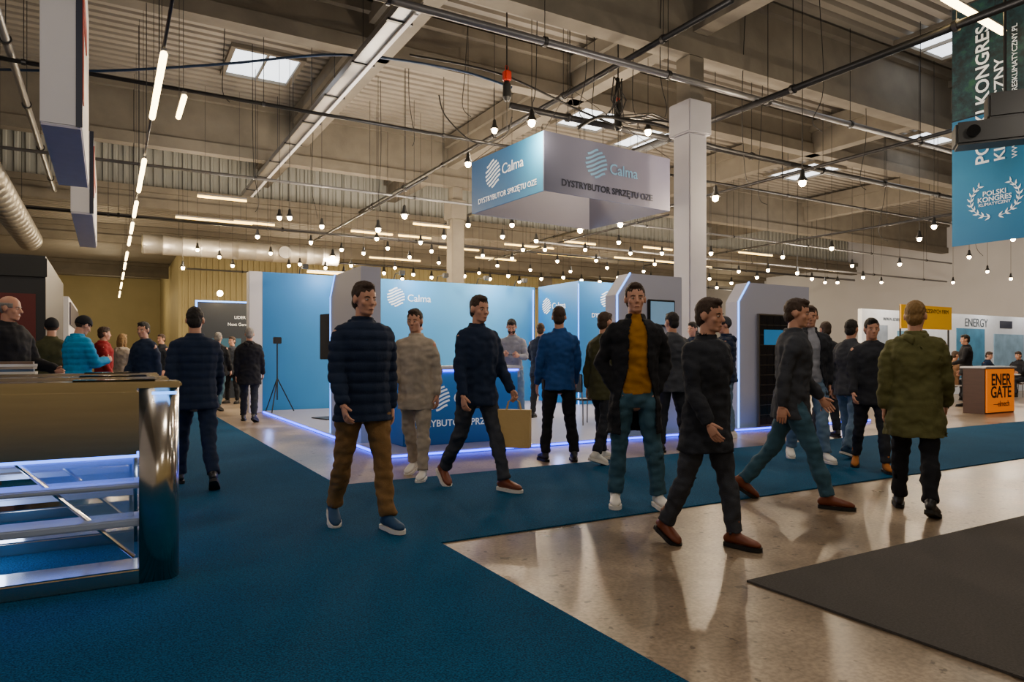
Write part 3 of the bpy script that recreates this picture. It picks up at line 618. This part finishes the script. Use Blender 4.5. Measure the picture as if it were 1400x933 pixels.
def tube(p, q, label, group, m=None, r=.028, top=7.97):
    t = thing('tube_light', label, 'tube light', p, 0, group); v = Vector(q)-Vector(p)
    bm = nb(); cyl(bm, (0, 0, 0), v, r, 8); obj('tube', bm, m or M['tube'], t, True)
    bm = nb(); n = Vector((-v.y, v.x, 0)).normalized()*.03
    poly(bm, [n+Vector((0, 0, .03)), -n+Vector((0, 0, .03)), -n+v+Vector((0, 0, .03)), n+v+Vector((0, 0, .03))], (0, 0, .04)); obj('housing', bm, M['pipe'], t)
    for f in (.15, .85):
        bm = nb(); c = v*f; cyl(bm, (c.x, c.y, .06), (c.x, c.y, top-p[2]), .004, 5); obj('suspension_wire', bm, M['darkpipe'], t)
for y0, y1 in ((8.7, 11.1), (13.6, 16.2), (17.4, 19.2), (20.2, 21.8), (22.6, 24.2), (26, 28), (29, 31), (32.5, 35), (37, 40), (42, 46)):
    tube((.54, y0, 4.6), (.54, y1, 4.6), 'warm white tube light in the long row over the left aisle', 'tube lights over the left aisle', top=7.97 if y1 < 25 else 6.3, r=.04)
tube((.86, 10.0, 4.6), (.86, 10.9, 4.6), 'short tube light right of the long left aisle row', None, r=.035)
for i, (px, py, w) in enumerate(((240, 297, 90), (320, 303, 50), (420, 372, 60), (480, 316, 60), (545, 322, 50), (690, 334, 90), (770, 330, 60), (840, 352, 110), (650, 352, 60), (930, 362, 60), (270, 268, 50), (505, 352, 70), (600, 338, 70), (1010, 345, 60), (565, 306, 60), (735, 346, 90), (880, 338, 60))):
    fr_ = py > 340 and px > 440
    p = lz(px, py, 5.2, 33 if fr_ else (23.0 if px > 560 else 22.0)); tube(p, p+Vector((w/950*(30 if fr_ else 22), 0, 0)), 'horizontal yellow tube light over the rear of the hall', 'yellow tube lights at the rear', M['tubey'], .03, 6.3 if p.y > 25 else 7.97)
p = at(1290, -4, 9.5); tube(p, p+Vector((1.6, 0, -.1)), 'bright yellow tube light at the top right corner', None, M['tube'], .05)
# ---------------------------------------------------------------- hanging sign
t = thing('hanging_sign', 'square suspended fabric sign, blue and white, above the booth', 'sign', (6.29, 9.76, 3.98), R_(4))
W, D, Hh = 3.0, 2.35, 1.0
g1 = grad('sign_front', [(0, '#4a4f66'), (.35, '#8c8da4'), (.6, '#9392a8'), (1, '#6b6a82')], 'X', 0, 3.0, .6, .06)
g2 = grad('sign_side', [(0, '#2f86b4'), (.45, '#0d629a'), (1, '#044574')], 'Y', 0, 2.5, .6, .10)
g3 = mat('sign_back_fabric', '#8d8d9c', .6, var=.03)
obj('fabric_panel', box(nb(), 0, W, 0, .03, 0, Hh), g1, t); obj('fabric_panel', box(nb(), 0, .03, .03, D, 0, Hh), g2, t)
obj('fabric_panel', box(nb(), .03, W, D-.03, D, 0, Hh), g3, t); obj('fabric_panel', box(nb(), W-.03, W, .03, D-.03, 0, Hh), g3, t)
for a in ((0, 0), (W, 0), (0, D), (W, D)): bm = nb(); cyl(bm, (a[0], a[1], 1.0), (W/2, D/2, 2.4), .006, 5); obj('suspension_wire', bm, M['darkpipe'], t)
bm = nb(); cyl(bm, (W/2, D/2, 2.4), (W/2, D/2, 3.98), .01, 6); obj('suspension_wire', bm, M['darkpipe'], t)
logo(t, (1.15, -.004, .62), .25, M['txtl']); text('Calma', .27, t, M['txtl'], (1.46, -.006, .57), align='LEFT', bold=.002); text('DYSTRYBUTOR SPRZĘTU OZE', .16, t, M['txtb'], (1.45, -.006, .18), bold=.004)
F = -PI/2
logo(t, (-.004, 1.58, .62), .25, M['txtw'], F); text('Calma', .27, t, M['txtw'], (-.006, 1.28, .62), align='LEFT', face=F, bold=0); text('DYSTRYBUTOR SPRZĘTU OZE', .14, t, M['txtw'], (-.006, 1.15, .18), face=F, bold=.001)
# ---------------------------------------------------------------- booth
bw = grad('booth_blue', [(0, '#1268ac'), (.45, '#348bc8'), (.7, '#4399d2'), (1, '#0d5a96')], 'X', -1, 8, .5, .08)
tag(obj('booth_platform', box(nb(), 2.85, 12.2, 7.8, 15.45, .001, .045), mat('booth_floor', '#a9a7b8', .3, 0, .06, 3)), 'low pale platform carrying the blue booth', 'platform')
bm = nb(); box(bm, 2.83, 2.849, 7.78, 15.4, .014, .034); box(bm, 2.83, 12.2, 7.78, 7.799, .014, .034)
tag(obj('led_strip', bm, M['ledblue']), 'glowing blue LED strip around the booth platform edge', 'light strip')
t = thing('booth_wall', 'long bright blue back wall of the booth with white logo', 'exhibition wall', (2.85, 15.6, 0))
obj('wall_panel', box(nb(), 0, 6.85, -.1, .15, 0, 3.01), bw, t)
obj('end_post', box(nb(), -.28, 0, -.1, .18, 0, 3.01, .01), M['white'], t)
logo(t, (3.0, -.104, 2.60), .22, M['txtw']); text('Calma', .24, t, M['txtw'], (3.28, -.106, 2.58), align='LEFT', bold=0)
obj('led_line', box(nb(), 6.78, 6.8, -.13, -.1, 0, 2.94), M['ledcyan'], t)
for i in range(6):
    x = .8+i*1.1; bm = nb(); cyl(bm, (x, .05, 3.0), (x, -.05, 3.15), .01, 6); cyl(bm, (x, -.05, 3.15), (x, -.45, 3.15), .01, 6); box(bm, x-.06, x+.06, -.55, -.43, 3.08, 3.18, .01); obj('arm_spotlight', bm, M['black'], t)
for x in (1.3, 3.4, 5.6): point((2.85+x, 14.95, 3.0), 30, (.75, .87, 1), .05)
t = thing('booth_cabin', 'blue storage cabin standing right of the long booth wall', 'exhibition wall', (9.75, 13.6, .045))
obj('side_panel', box(nb(), 0, .1, 0, 1.8, 0, 2.97), bw, t); obj('front_panel', box(nb(), .1, 3.2, 0, .1, 0, 2.97), bw, t)
logo(t, (-.004, 1.4, 2.45), .2, M['txtw'], F); text('Calma', .24, t, M['txtw'], (-.006, 1.15, 2.42), align='LEFT', face=F, bold=0)
logo(t, (.85, -.004, 2.55), .2, M['txtw']); text('Calma', .24, t, M['txtw'], (1.1, -.006, 2.53), align='LEFT', bold=0); text('DYSTRYBUTOR SPRZĘTU OZE', .15, t, M['txtw'], (1.4, -.006, 2.15), bold=.001)
obj('led_line', box(nb(), -.02, 0, -.02, 0, 0, 2.9), M['ledcyan'], t)
point((10.8, 13.0, 3.0), 28, (.75, .87, 1), .05)
for q in ((2.6, 9.0, .25), (2.4, 12.5, .3), (5.0, 7.4, .25), (8.0, 7.4, .25), (10.9, 7.4, .25)): point(q, 4, (.25, .36, 1), .05)
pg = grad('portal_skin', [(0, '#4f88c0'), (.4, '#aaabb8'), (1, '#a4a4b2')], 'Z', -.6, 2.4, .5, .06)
def portal(x, y, rz, w, h, label, th=.28):
    t = thing('portal_panel', label, 'exhibition wall', (x, y, .045), rz)
    c = .32; pts = [(0, 0, 0), (0, 0, h-c), (c*.75, 0, h), (w, 0, h), (w, 0, 0)]
    bm = nb(); poly(bm, pts, (0, th, 0)); obj('panel_body', bm, pg, t)
    bm = nb(); box(bm, -.016, 0, -.012, .012, 0, h-c); poly(bm, [(-.016, -.012, h-c), (c*.75-.01, -.012, h+.015), (c*.75, -.012, h), (0, -.012, h-c)], (0, .024, 0)); obj('led_line', bm, M['ledcyan'], t)
    return t
portal(2.92, 10.5, -PI/2, 1.45, 2.37, 'pale portal panel with chamfered corner at the booth left edge')
portal(6.35, 7.9, 0, 1.25, 2.37, 'middle pale portal panel with chamfered corner carrying a screen')
portal(8.85, 7.9, 0, 1.75, 2.37, 'right pale portal panel with chamfered corner carrying a solar panel')
t = thing('wall_screen', 'small screen mounted on the middle portal panel', 'screen', (7.0, 7.898, 1.75))
obj('bezel', box(nb(), -.1, .42, -.05, 0, -.1, .30, .01), M['black'], t); obj('display', box(nb(), -.07, .39, -.056, -.051, -.07, .27), mat('screen_glow', '#6f93b0', .3, emit=.5), t)
t = thing('solar_panel', 'dark framed solar panel leaning upright on the right portal', 'solar panel', (9.25, 7.87, .046))
obj('frame', box(nb(), -.02, 1.02, -.045, 0, 0, 1.86, .005), M['steeldark'], t)
bm = nb()
for i in range(6):
    for j in range(11): box(bm, .015+i*.163, .015+i*.163+.155, -.05, -.046, .03+j*.165, .03+j*.165+.157)
obj('solar_cells', bm, mat('solar_cells', '#0a0f1c', .15), t)
obj('info_card', box(nb(), .1, .62, -.056, -.051, 1.35, 1.60), mat('info_card', '#2c7fb8', .5, emit=.3), t)
t = thing('floor_screen', 'slim black display on a stand inside the booth left side', 'screen', (3.55, 12.9, .045), R_(-75))
obj('display', box(nb(), -.28, .28, -.03, .03, 1.1, 1.95, .01), M['glassblk'], t); bm = nb(); cyl(bm, (0, .04, 0.02), (0, .04, 1.2), .025, 10); obj('pole', bm, M['black'], t)
obj('base_plate', box(nb(), -.28, .28, -.2, .25, 0, .02), M['black'], t)
t = thing('reception_counter', 'blue reception counter with glowing top edge and white logo', 'counter', (3.25, 8.35, .045))
cg = grad('counter_blue', [(0, '#0c4a8c'), (.6, '#1c6cb0'), (1, '#3587c8')], 'Z', 0, 1.05, .45, .12)
obj('counter_body', box(nb(), 0, 1.7, 0, .6, 0, .96, .015), cg, t); obj('worktop', box(nb(), -.03, 1.73, -.03, .63, .985, 1.03, .01), M['white'], t)
obj('led_line', box(nb(), 0, 1.7, -.015, .6, .962, .984), M['ledblue'], t)
logo(t, (.48, -.004, .62), .17, M['txtw']); text('Calma', .22, t, M['txtw'], (.70, -.006, .60), align='LEFT', bold=0); text('DYSTRYBUTOR SPRZĘTU OZE', .125, t, M['txtw'], (.85, -.006, .28), bold=.001)
tag(obj('laptop', box(box(nb(), 3.5, 3.82, 8.6, 8.82, 1.076, 1.09), 3.5, 3.82, 8.59, 8.60, 1.076, 1.28), M['pipe']), 'open grey laptop on the blue reception counter', 'laptop')
hp = h4[-1]; t = thing('paper_bag', 'tan kraft paper bag held by the walking navy jacket person', 'bag', (hp.x, hp.y, hp.z-.44), R_(-YAW-12))
bm = nb(); poly(bm, [(-.15, -.06, 0), (.15, -.06, 0), (.15, .06, 0), (-.15, .06, 0)], (0, 0, .34))
for v in bm.verts:
    if v.co.z > .3: v.co.y *= .55; v.co.x *= 1.04
obj('bag_body', bm, M['paper'], t)
for y in (-.025, .025): bm = nb(); loft(bm, [(-.07, y, .32), (-.05, y*.5, .41), (0, 0, .445), (.05, y*.5, .41), (.07, y, .32)], [.005]*5, n=6); obj('handle', bm, M['paper'], t)
hp = (h5[1]+h5[-1])/2; tag(obj('phone', box(nb(), -.035, .035, -.07, .07, -.004, .004), M['glassblk'], None, loc=hp), 'black phone held by the bearded man in the booth', 'phone')
t = thing('tripod', 'black lighting tripod standing before the blue wall', 'tripod', (3.05, 15.0, .045)); bm = nb(); cyl(bm, (0, 0, .25), (0, 0, 1.5), .014, 8); obj('pole', bm, M['black'], t)
for a in (0, 2.1, 4.2):
    bm = nb(); cyl(bm, (0, 0, .7), (.34*math.cos(a), .34*math.sin(a), .005), .012, 6); obj('leg', bm, M['black'], t)
obj('mount', box(nb(), -.08, .08, -.05, .05, 1.42, 1.56, .01), M['black'], t)
# ---------------------------------------------------------------- steel gates
gl = mat('gate_glass', '#9fc4e8', .05, 0, .02, alpha=.3)
def gate(y, label):
    t = thing('turnstile_gate', label, 'turnstile', (.34, y, .01)); L = 1.75
    bm = nb(); box(bm, -L, -.19, 0, .24, .68, 1.03, .02); obj('housing', bm, M['steel'], t)
    arc = [(-.07+.07*math.cos(a), .12+.12*math.sin(a)) for a in [R_(-90+i*12) for i in range(16)]]
    bm = nb(); poly(bm, [(-.20, 0, 0)]+[(x, yy, 0) for x, yy in arc]+[(-.20, .24, 0)], (0, 0, 1.03)); o = obj('post', bm, M['steel'], t, False)
    for p in o.data.polygons: p.use_smooth = len(p.vertices) == 4 and abs(p.normal.z) < .5 and p.normal.x > -.5
    bm = nb(); box(bm, -L-.1, -L+.08, 0, .24, 0, 1.03, .02); obj('post', bm, M['steel'], t)
    bm = nb(); box(bm, -L, .005, -.006, .246, 1.03, 1.065, .01); obj('top_plate', bm, M['steel'], t)
    obj('card_reader', box(nb(), -.5, -.12, .04, .20, 1.066, 1.074, .003), M['glassblk'], t)
    obj('bottom_rail', box(nb(), -L, -.19, 0, .24, 0, .08, .01), M['steel'], t)
    obj('middle_rail', box(nb(), -L, -.19, .02, .22, .30, .34, .008), M['palerail'], t)
    obj('upper_rail', box(nb(), -L, -.19, .02, .22, .50, .53, .008), M['palerail'], t)
    obj('led_line', box(nb(), -L+.1, -.2, .05, .17, .66, .678), M['ledsoft'], t)
    obj('led_line', box(nb(), -.14, -.02, -.008, -.002, .995, 1.01), M['ledcyan'], t)
    bm = nb(); poly(bm, [(-.22, .10, .66), (-.75, .10, .66), (-.22, .10, .12)], (0, .012, 0)); obj('glass_wing', bm, gl, t)
    bm = nb(); cyl(bm, (-.75, .106, .67), (-.22, .106, .12), .012, 8); obj('wing_edge', bm, M['steel'], t)
gate(4.15, 'nearest polished steel turnstile gate at the left edge'); gate(5.1, 'second steel turnstile gate behind the nearest one'); gate(6.15, 'farthest steel turnstile gate with magazines on top')
point((-.6, 4.85, .25), 4, (.5, .65, 1), .1); point((-.6, 5.8, .25), 4, (.5, .65, 1), .1)
mc = [mat('cover%d' % i, c, .4) for i, c in enumerate(('#c8c4ba', '#44607a', '#9a8e7c', '#d6d3cc', '#6f5a48'))]
for i in range(5):
    o = obj('magazine', box(nb(), -.15, .15, -.1, .1, 0, .018), mc[i], None, loc=(-.62+random.uniform(-.02, .02), 6.27, 1.0765+i*.0185)); o.rotation_euler.z = random.uniform(-.15, .15)
    tag(o, ['pale magazine at the bottom of the pile', 'blue magazine second from bottom of the pile', 'tan magazine in the middle of the pile', 'white magazine second from top of pile', 'brown magazine on top of the pile'][i]+' on the gate', 'magazine', 'magazines on the steel gate')
# ---------------------------------------------------------------- left stands and signs
t = thing('exhibition_stand', 'dark walled exhibition stand along the left aisle', 'stand', (-.79, 12.2, .012))
obj('stand_wall', box(nb(), -3.5, 0, 0, .12, 0, 2.66), mat('stand_dark', '#1d1e22', .5), t); obj('side_wall', box(nb(), -.1, 0, .12, 4.6, 0, 2.66), mat('stand_grey', '#3c3d42', .5), t)
obj('header', box(nb(), -3.5, .02, -.04, 0, 2.35, 2.62), M['black'], t); obj('shelf', box(nb(), -2.4, -.3, -.35, 0, 1.1, 1.14), M['white'], t); obj('poster', box(nb(), -.62, -.12, -.012, -.004, .6, 2.1), mat('red_poster', '#5c1816', .5), t)
t = thing('exhibition_stand', 'white walled exhibition stand farther along the left aisle', 'stand', (-.75, 18, .012))
obj('stand_wall', box(nb(), -3.5, 0, 0, .12, 0, 2.5), M['white'], t); obj('side_wall', box(nb(), -.1, 0, .12, 5.2, 0, 2.5), M['white'], t); obj('header', box(nb(), 0, .03, .3, 5, 1.9, 2.4), mat('dark_header', '#3a3540', .5), t)
def boxsign(x0, x1, y0, y1, z0, z1, label):
    t = thing('hanging_lightbox', label, 'sign', (x0, y0, z0)); w = x1-x0; d = y1-y0; h = z1-z0
    obj('box_body', box(nb(), 0, w, 0, d, 0, h, .01), M['white'], t); obj('underside', box(nb(), .01, w-.01, .01, d-.01, -.02, -.001), mat('lilac', '#b5b1c4', .6), t)
    for yy in (.2, d-.2): bm = nb(); cyl(bm, (w/2, yy, h), (w/2, yy, 7.97-z0), .008, 5); obj('suspension_wire', bm, M['darkpipe'], t)
    bm = nb(); box(bm, w+.001, w+.012, .1, .3, .3, h-.2); box(bm, w+.001, w+.012, .3, d*.5, h*.55, h*.68); obj('red_emblem', bm, M['red'], t)
    bm = nb(); box(bm, w-.05, w+.005, -.006, -.001, 0, h); obj('dark_edge', bm, M['txtb'], t)
boxsign(-.56, -.22, 7.9, 10.6, 3.42, 5.6, 'nearest tall white hanging lightbox sign over left aisle')
boxsign(-.5, -.2, 12.6, 16.4, 3.42, 4.7, 'farther white hanging lightbox sign over left aisle')
t = thing('exhibition_stand', 'dark stand with glowing arch and white text at end of left aisle', 'stand', (2.1, 21.2, .012))
obj('stand_wall', box(nb(), 0, 3.4, 0, .15, 0, 2.75), mat('stand_navy', '#121a26', .5), t)
bm = nb(); box(bm, 0, .05, -.03, 0, 0, 2.72); box(bm, 0, 3.4, -.03, 0, 2.72, 2.76); box(bm, 3.35, 3.4, -.03, 0, 0, 2.72); obj('led_line', bm, M['ledcyan'], t)
text('LIDER W BRANŻY', .12, t, M['txtw'], (1.5, -.01, 2.3)); text('Next Generation Solutions', .12, t, M['txtw'], (1.5, -.01, 2.1)); obj('poster', box(nb(), .3, 1.2, -.02, -.001, .5, 1.7), mat('poster_teal', '#1d4c60', .5, emit=.3), t)
for x in (.6, 1.7, 2.8):
    bm = nb(); ell(bm, (x, -.3, 2.95), (.08, .08, .08), None, 10, 8); obj('spot_bulb', bm, M['bulb'], t)
    bm = nb(); cyl(bm, (x, -.3, 3.0), (x, .07, 3.0), .015, 6); cyl(bm, (x, .07, 2.75), (x, .07, 3.0), .015, 6); obj('spot_arm', bm, M['black'], t)
# ---------------------------------------------------------------- blue congress banner
t = thing('hanging_banner', 'tall blue and green hanging banner with vertical white lettering', 'banner', (11.76, 6.12, 2.97), F)
def forest_mat():
    m, tt, b = base('forest_print'); n = tt.nodes; L = tt.links; tc = n.new('ShaderNodeTexCoord'); a = n.new('ShaderNodeTexNoise'); a.inputs['Scale'].default_value = 5; a.inputs['Detail'].default_value = 9; a.inputs['Roughness'].default_value = .75
    L.new(tc.outputs['Object'], a.inputs['Vector']); r = n.new('ShaderNodeValToRGB'); e = r.color_ramp.elements; e[0].position = .40; e[0].color = hexc('#03151f'); e[1].position = .70; e[1].color = hexc('#215c40'); k = e.new(.54); k.color = hexc('#0a3540')
    L.new(a.outputs[0], r.inputs[0]); L.new(r.outputs[0], b.inputs['Base Color']); b.inputs['Roughness'].default_value = .7
    return m
bl = grad('banner_blue', [(0, '#0a6698'), (.5, '#0a74a6'), (1, '#0f5a86')], 'Z', 0, 2.2, .7, .05)
obj('upper_panel', box(nb(), 0, 1.45, 0, .01, 2.02, 3.8), forest_mat(), t); obj('lower_panel', box(nb(), 0, 1.45, 0, .01, 0, 2.0), bl, t)
for a in ((-.03, 3.82, 1.5, 3.82, .02), (-.02, 2.01, 1.48, 2.01, .012)): bm = nb(); cyl(bm, (a[0], .02, a[1]), (a[2], .02, a[3]), a[4], 8); obj('crossbar', bm, M['darkpipe'], t)
for x in (.1, 1.3): bm = nb(); cyl(bm, (x, .02, 3.82), (x, .02, 4.98), .006, 5); obj('suspension_wire', bm, M['darkpipe'], t)
text('POLSKI KONGRES', .27, t, M['txtw'], (.46, -.006, 1.22), rot=PI/2, bold=.004, align='LEFT'); text('KLIMATYCZNY', .21, t, M['txtw'], (.70, -.006, 1.22), rot=PI/2, bold=.003, align='LEFT', sx=1.1); text('WWW.POLSKIKONGRESKLIMATYCZNY.PL', .105, t, M['txtw'], (.90, -.006, 1.22), rot=PI/2, align='LEFT')
cx, cz = .62, .66
text('POLSKI', .105, t, M['txtw'], (cx, -.006, cz+.09), bold=.001); text('KONGRES', .105, t, M['txtw'], (cx, -.006, cz), bold=.001); text('KLIMATYCZNY', .066, t, M['txtw'], (cx, -.006, cz-.075))
for s in (-1, 1):
    bm = nb(); arcp = []
    for i in range(9):
        a = R_(-80+i*16); c = Vector((cx+s*.34*math.cos(a), -.004, cz+.28*math.sin(a))); arcp.append(c)
        tg = Vector((-s*math.sin(a), 0, math.cos(a))); nn = Vector((s*math.cos(a), 0, math.sin(a)))
        for q in (-1, 1):
            dr = (tg+nn*q*.8).normalized(); e = Vector((-dr.z, 0, dr.x)); poly(bm, [c, c+dr*.03+e*.014, c+dr*.085, c+dr*.03-e*.014], (0, -.002, 0))
    loft(bm, arcp, [.004]*9, n=6, hint=Vector((0, 1, 0)))
    obj('laurel_branch', bm, M['txtw'], t)
t = thing('projector', 'black projector hanging in front of the blue banner', 'projector', at(1362, 178, 9.6), R_(-YAW-25))
bm = nb(); box(bm, -.5, .6, -.2, .2, -.2, .12, .03); obj('housing', bm, M['black'], t); bm = nb(); cyl(bm, (-.3, -.2, -.04), (-.3, -.27, -.04), .08, 16); obj('lens', bm, M['glassblk'], t)
obj('upper_case', box(nb(), -.12, .6, -.17, .17, .13, .48, .03), M['black'], t)
bm = nb(); cyl(bm, (.1, 0, .4), (.1, 0, 3.7), .02, 8); obj('bracket', bm, M['darkpipe'], t)
# ---------------------------------------------------------------- right stands
t = thing('promotion_counter', 'dark wooden counter with glowing orange front and black lettering', 'counter', (15.7, 7.5, 0))
obj('counter_body', box(nb(), 0, 1.2, .03, .45, 0, .95), M['wood'], t); obj('worktop', box(nb(), -.04, 1.24, -.02, .5, .95, .99, .01), M['white'], t); obj('light_panel', box(nb(), .04, 1.16, .0, .029, .03, .93), M['orange'], t)
text('ENER', .34, t, M['black'], (.60, -.005, .70), bold=.008); text('GATE', .34, t, M['black'], (.60, -.005, .44), bold=.008); text('—elmech', .17, t, M['black'], (.62, -.005, .2), bold=.002)
t = thing('exhibition_stand', 'white walled stand with photo posters at the right rear', 'stand', (18.4, 12, 0))
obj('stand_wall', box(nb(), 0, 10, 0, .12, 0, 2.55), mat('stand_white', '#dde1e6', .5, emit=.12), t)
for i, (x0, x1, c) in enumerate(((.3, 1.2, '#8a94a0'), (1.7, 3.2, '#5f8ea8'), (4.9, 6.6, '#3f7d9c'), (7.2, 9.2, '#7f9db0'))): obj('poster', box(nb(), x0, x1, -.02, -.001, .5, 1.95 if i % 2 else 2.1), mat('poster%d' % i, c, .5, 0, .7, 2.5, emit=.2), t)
text('ENERGY', .38, t, mat('grey_letters', '#38454f', .5), (6.1, -.01, 2.28), bold=.001); obj('logo_plate', box(nb(), 7.6, 8.4, -.02, -.001, 2.15, 2.4), M['txtb'], t)
text('www.energy', .2, t, mat('grey_letters2', '#38454f', .5), (1.5, -.01, 2.3))
for x in (1.0, 3.6, 6.4, 9): point((18.4+x, 11.2, 2.9), 40, (1, .95, .9), .08)
t = thing('yellow_banner', 'yellow rectangular banner on two posts before the right stand', 'banner', at(1232, 449, 15.0))
zb = t.location.z
obj('banner_cloth', box(nb(), 0, 2.0, 0, .03, 0, .52), M['yellow'], t); text('DLA NOWOCZESNYCH FIRM', .13, t, M['black'], (1.0, -.005, .40))
for x in (.05, 1.95): bm = nb(); cyl(bm, (x, .05, -zb), (x, .05, .5), .02, 8); obj('post', bm, M['darkpipe'], t)
def chair(x, y, rz, label, m, group=None, z=0):
    t = thing('chair', label, 'chair', (x, y, z), rz, group)
    obj('seat', box(nb(), -.21, .21, -.2, .2, .41, .44, .012), m, t)
    bm = nb(); box(bm, -.2, .2, -.215, -.19, .55, .86, .01); obj('backrest', bm, m, t)
    for sx in (-1, 1):
        for sy in (-1, 1):
            bm = nb(); cyl(bm, (sx*.2, sy*.19, 0), (sx*.18, sy*.18, .41), .012, 8)
            if sy < 0: cyl(bm, (sx*.18, -.19, .41), (sx*.17, -.21, .84), .012, 8)
            obj('leg', bm, M['pipe'], t)
def sitter(px, py, head, m, label, clabel):
    p = ground(px, py); f = R_(head-YAW); chair(p.x, p.y, f, clabel, M['white'])
    person(px, 0, 1.74, head, J_(m, inf=.028, hem=.84), charcoal, blackleather, ('short', 'brown'), label, 'sit', at_pos=p)
sitter(1302, 549, -80, tan, 'seated person in brown top left of the orange counter', 'white chair under the seated person in brown')
sitter(1348, 540, -150, navy, 'seated person in navy behind the orange counter', 'white chair under the seated person in navy')
sitter(1395, 543, 110, black, 'seated person in black at the right edge', 'white chair under the seated person in black')
def table(px, py, label):
    p = ground(px, py); t = thing('round_table', label, 'table', p); bm = nb(); lathe(bm, [(.4, .70), (.41, .715), (.4, .73)], n=28); obj('tabletop', bm, M['white'], t)
    bm = nb(); lathe(bm, [(.22, 0), (.22, .015), (.03, .03), (.025, .70)], n=18); obj('pedestal', bm, M['pipe'], t)
table(1370, 549, 'white round table between the seated people'); table(1228, 549, 'white round table behind the parka person')
p = ground(1212, 556); chair(p.x, p.y, R_(40), 'white chair left of the distant round table', M['white']); p = ground(1168, 556); chair(p.x, p.y, R_(-60), 'white chair left of the maroon coat person', M['white'])
table(830, 575, 'white round table inside the blue booth'); p = ground(800, 580); chair(p.x, p.y, R_(-90), 'black chair left of the booth table', M['black'], z=.045); p = ground(862, 578); chair(p.x, p.y, R_(60), 'black chair right of the booth table', M['black'], z=.045)
# ---------------------------------------------------------------- added fill lights and world
for x, y in ((1, 1.5), (4.5, 2), (9, 2.5), (-1.5, 4), (6, 5.2), (13, 6), (4, 12.5), (-2.5, 9), (18, 13), (24, 18), (30, 12), (8, 22), (2, 19), (16, 21), (22, 8), (0, -5), (6, -6), (-5, -9), (14, -4)):
    point((x, y, 5.0), 108, (1, .88, .74), .25)  # added fill to brighten the hall, no lamp hangs here
for x, y in ((0, 29), (-1, 37), (0, 46), (7, 31), (15, 33), (25, 32), (33, 30)): point((x, y, 4.4), 190, (1, .80, .5), .25)  # added warm fill brightening the low rear hall, no fixtures
w = bpy.data.worlds.new('World'); bpy.context.scene.world = w; w.use_nodes = True
w.node_tree.nodes['Background'].inputs[0].default_value = (.5, .6, .8, 1); w.node_tree.nodes['Background'].inputs[1].default_value = .5
SC.children.link(C)
cam = bpy.data.cameras.new('camera'); co = bpy.data.objects.new('camera', cam); C.objects.link(co)
co.location = (0, 0, CH); co.rotation_euler = (PI/2, 0, -R_(YAW)); cam.sensor_width = 36; cam.lens = FP/1400*36; cam.shift_y = (HY-466.5)/1400; cam.clip_end = 200
bpy.context.scene.camera = co
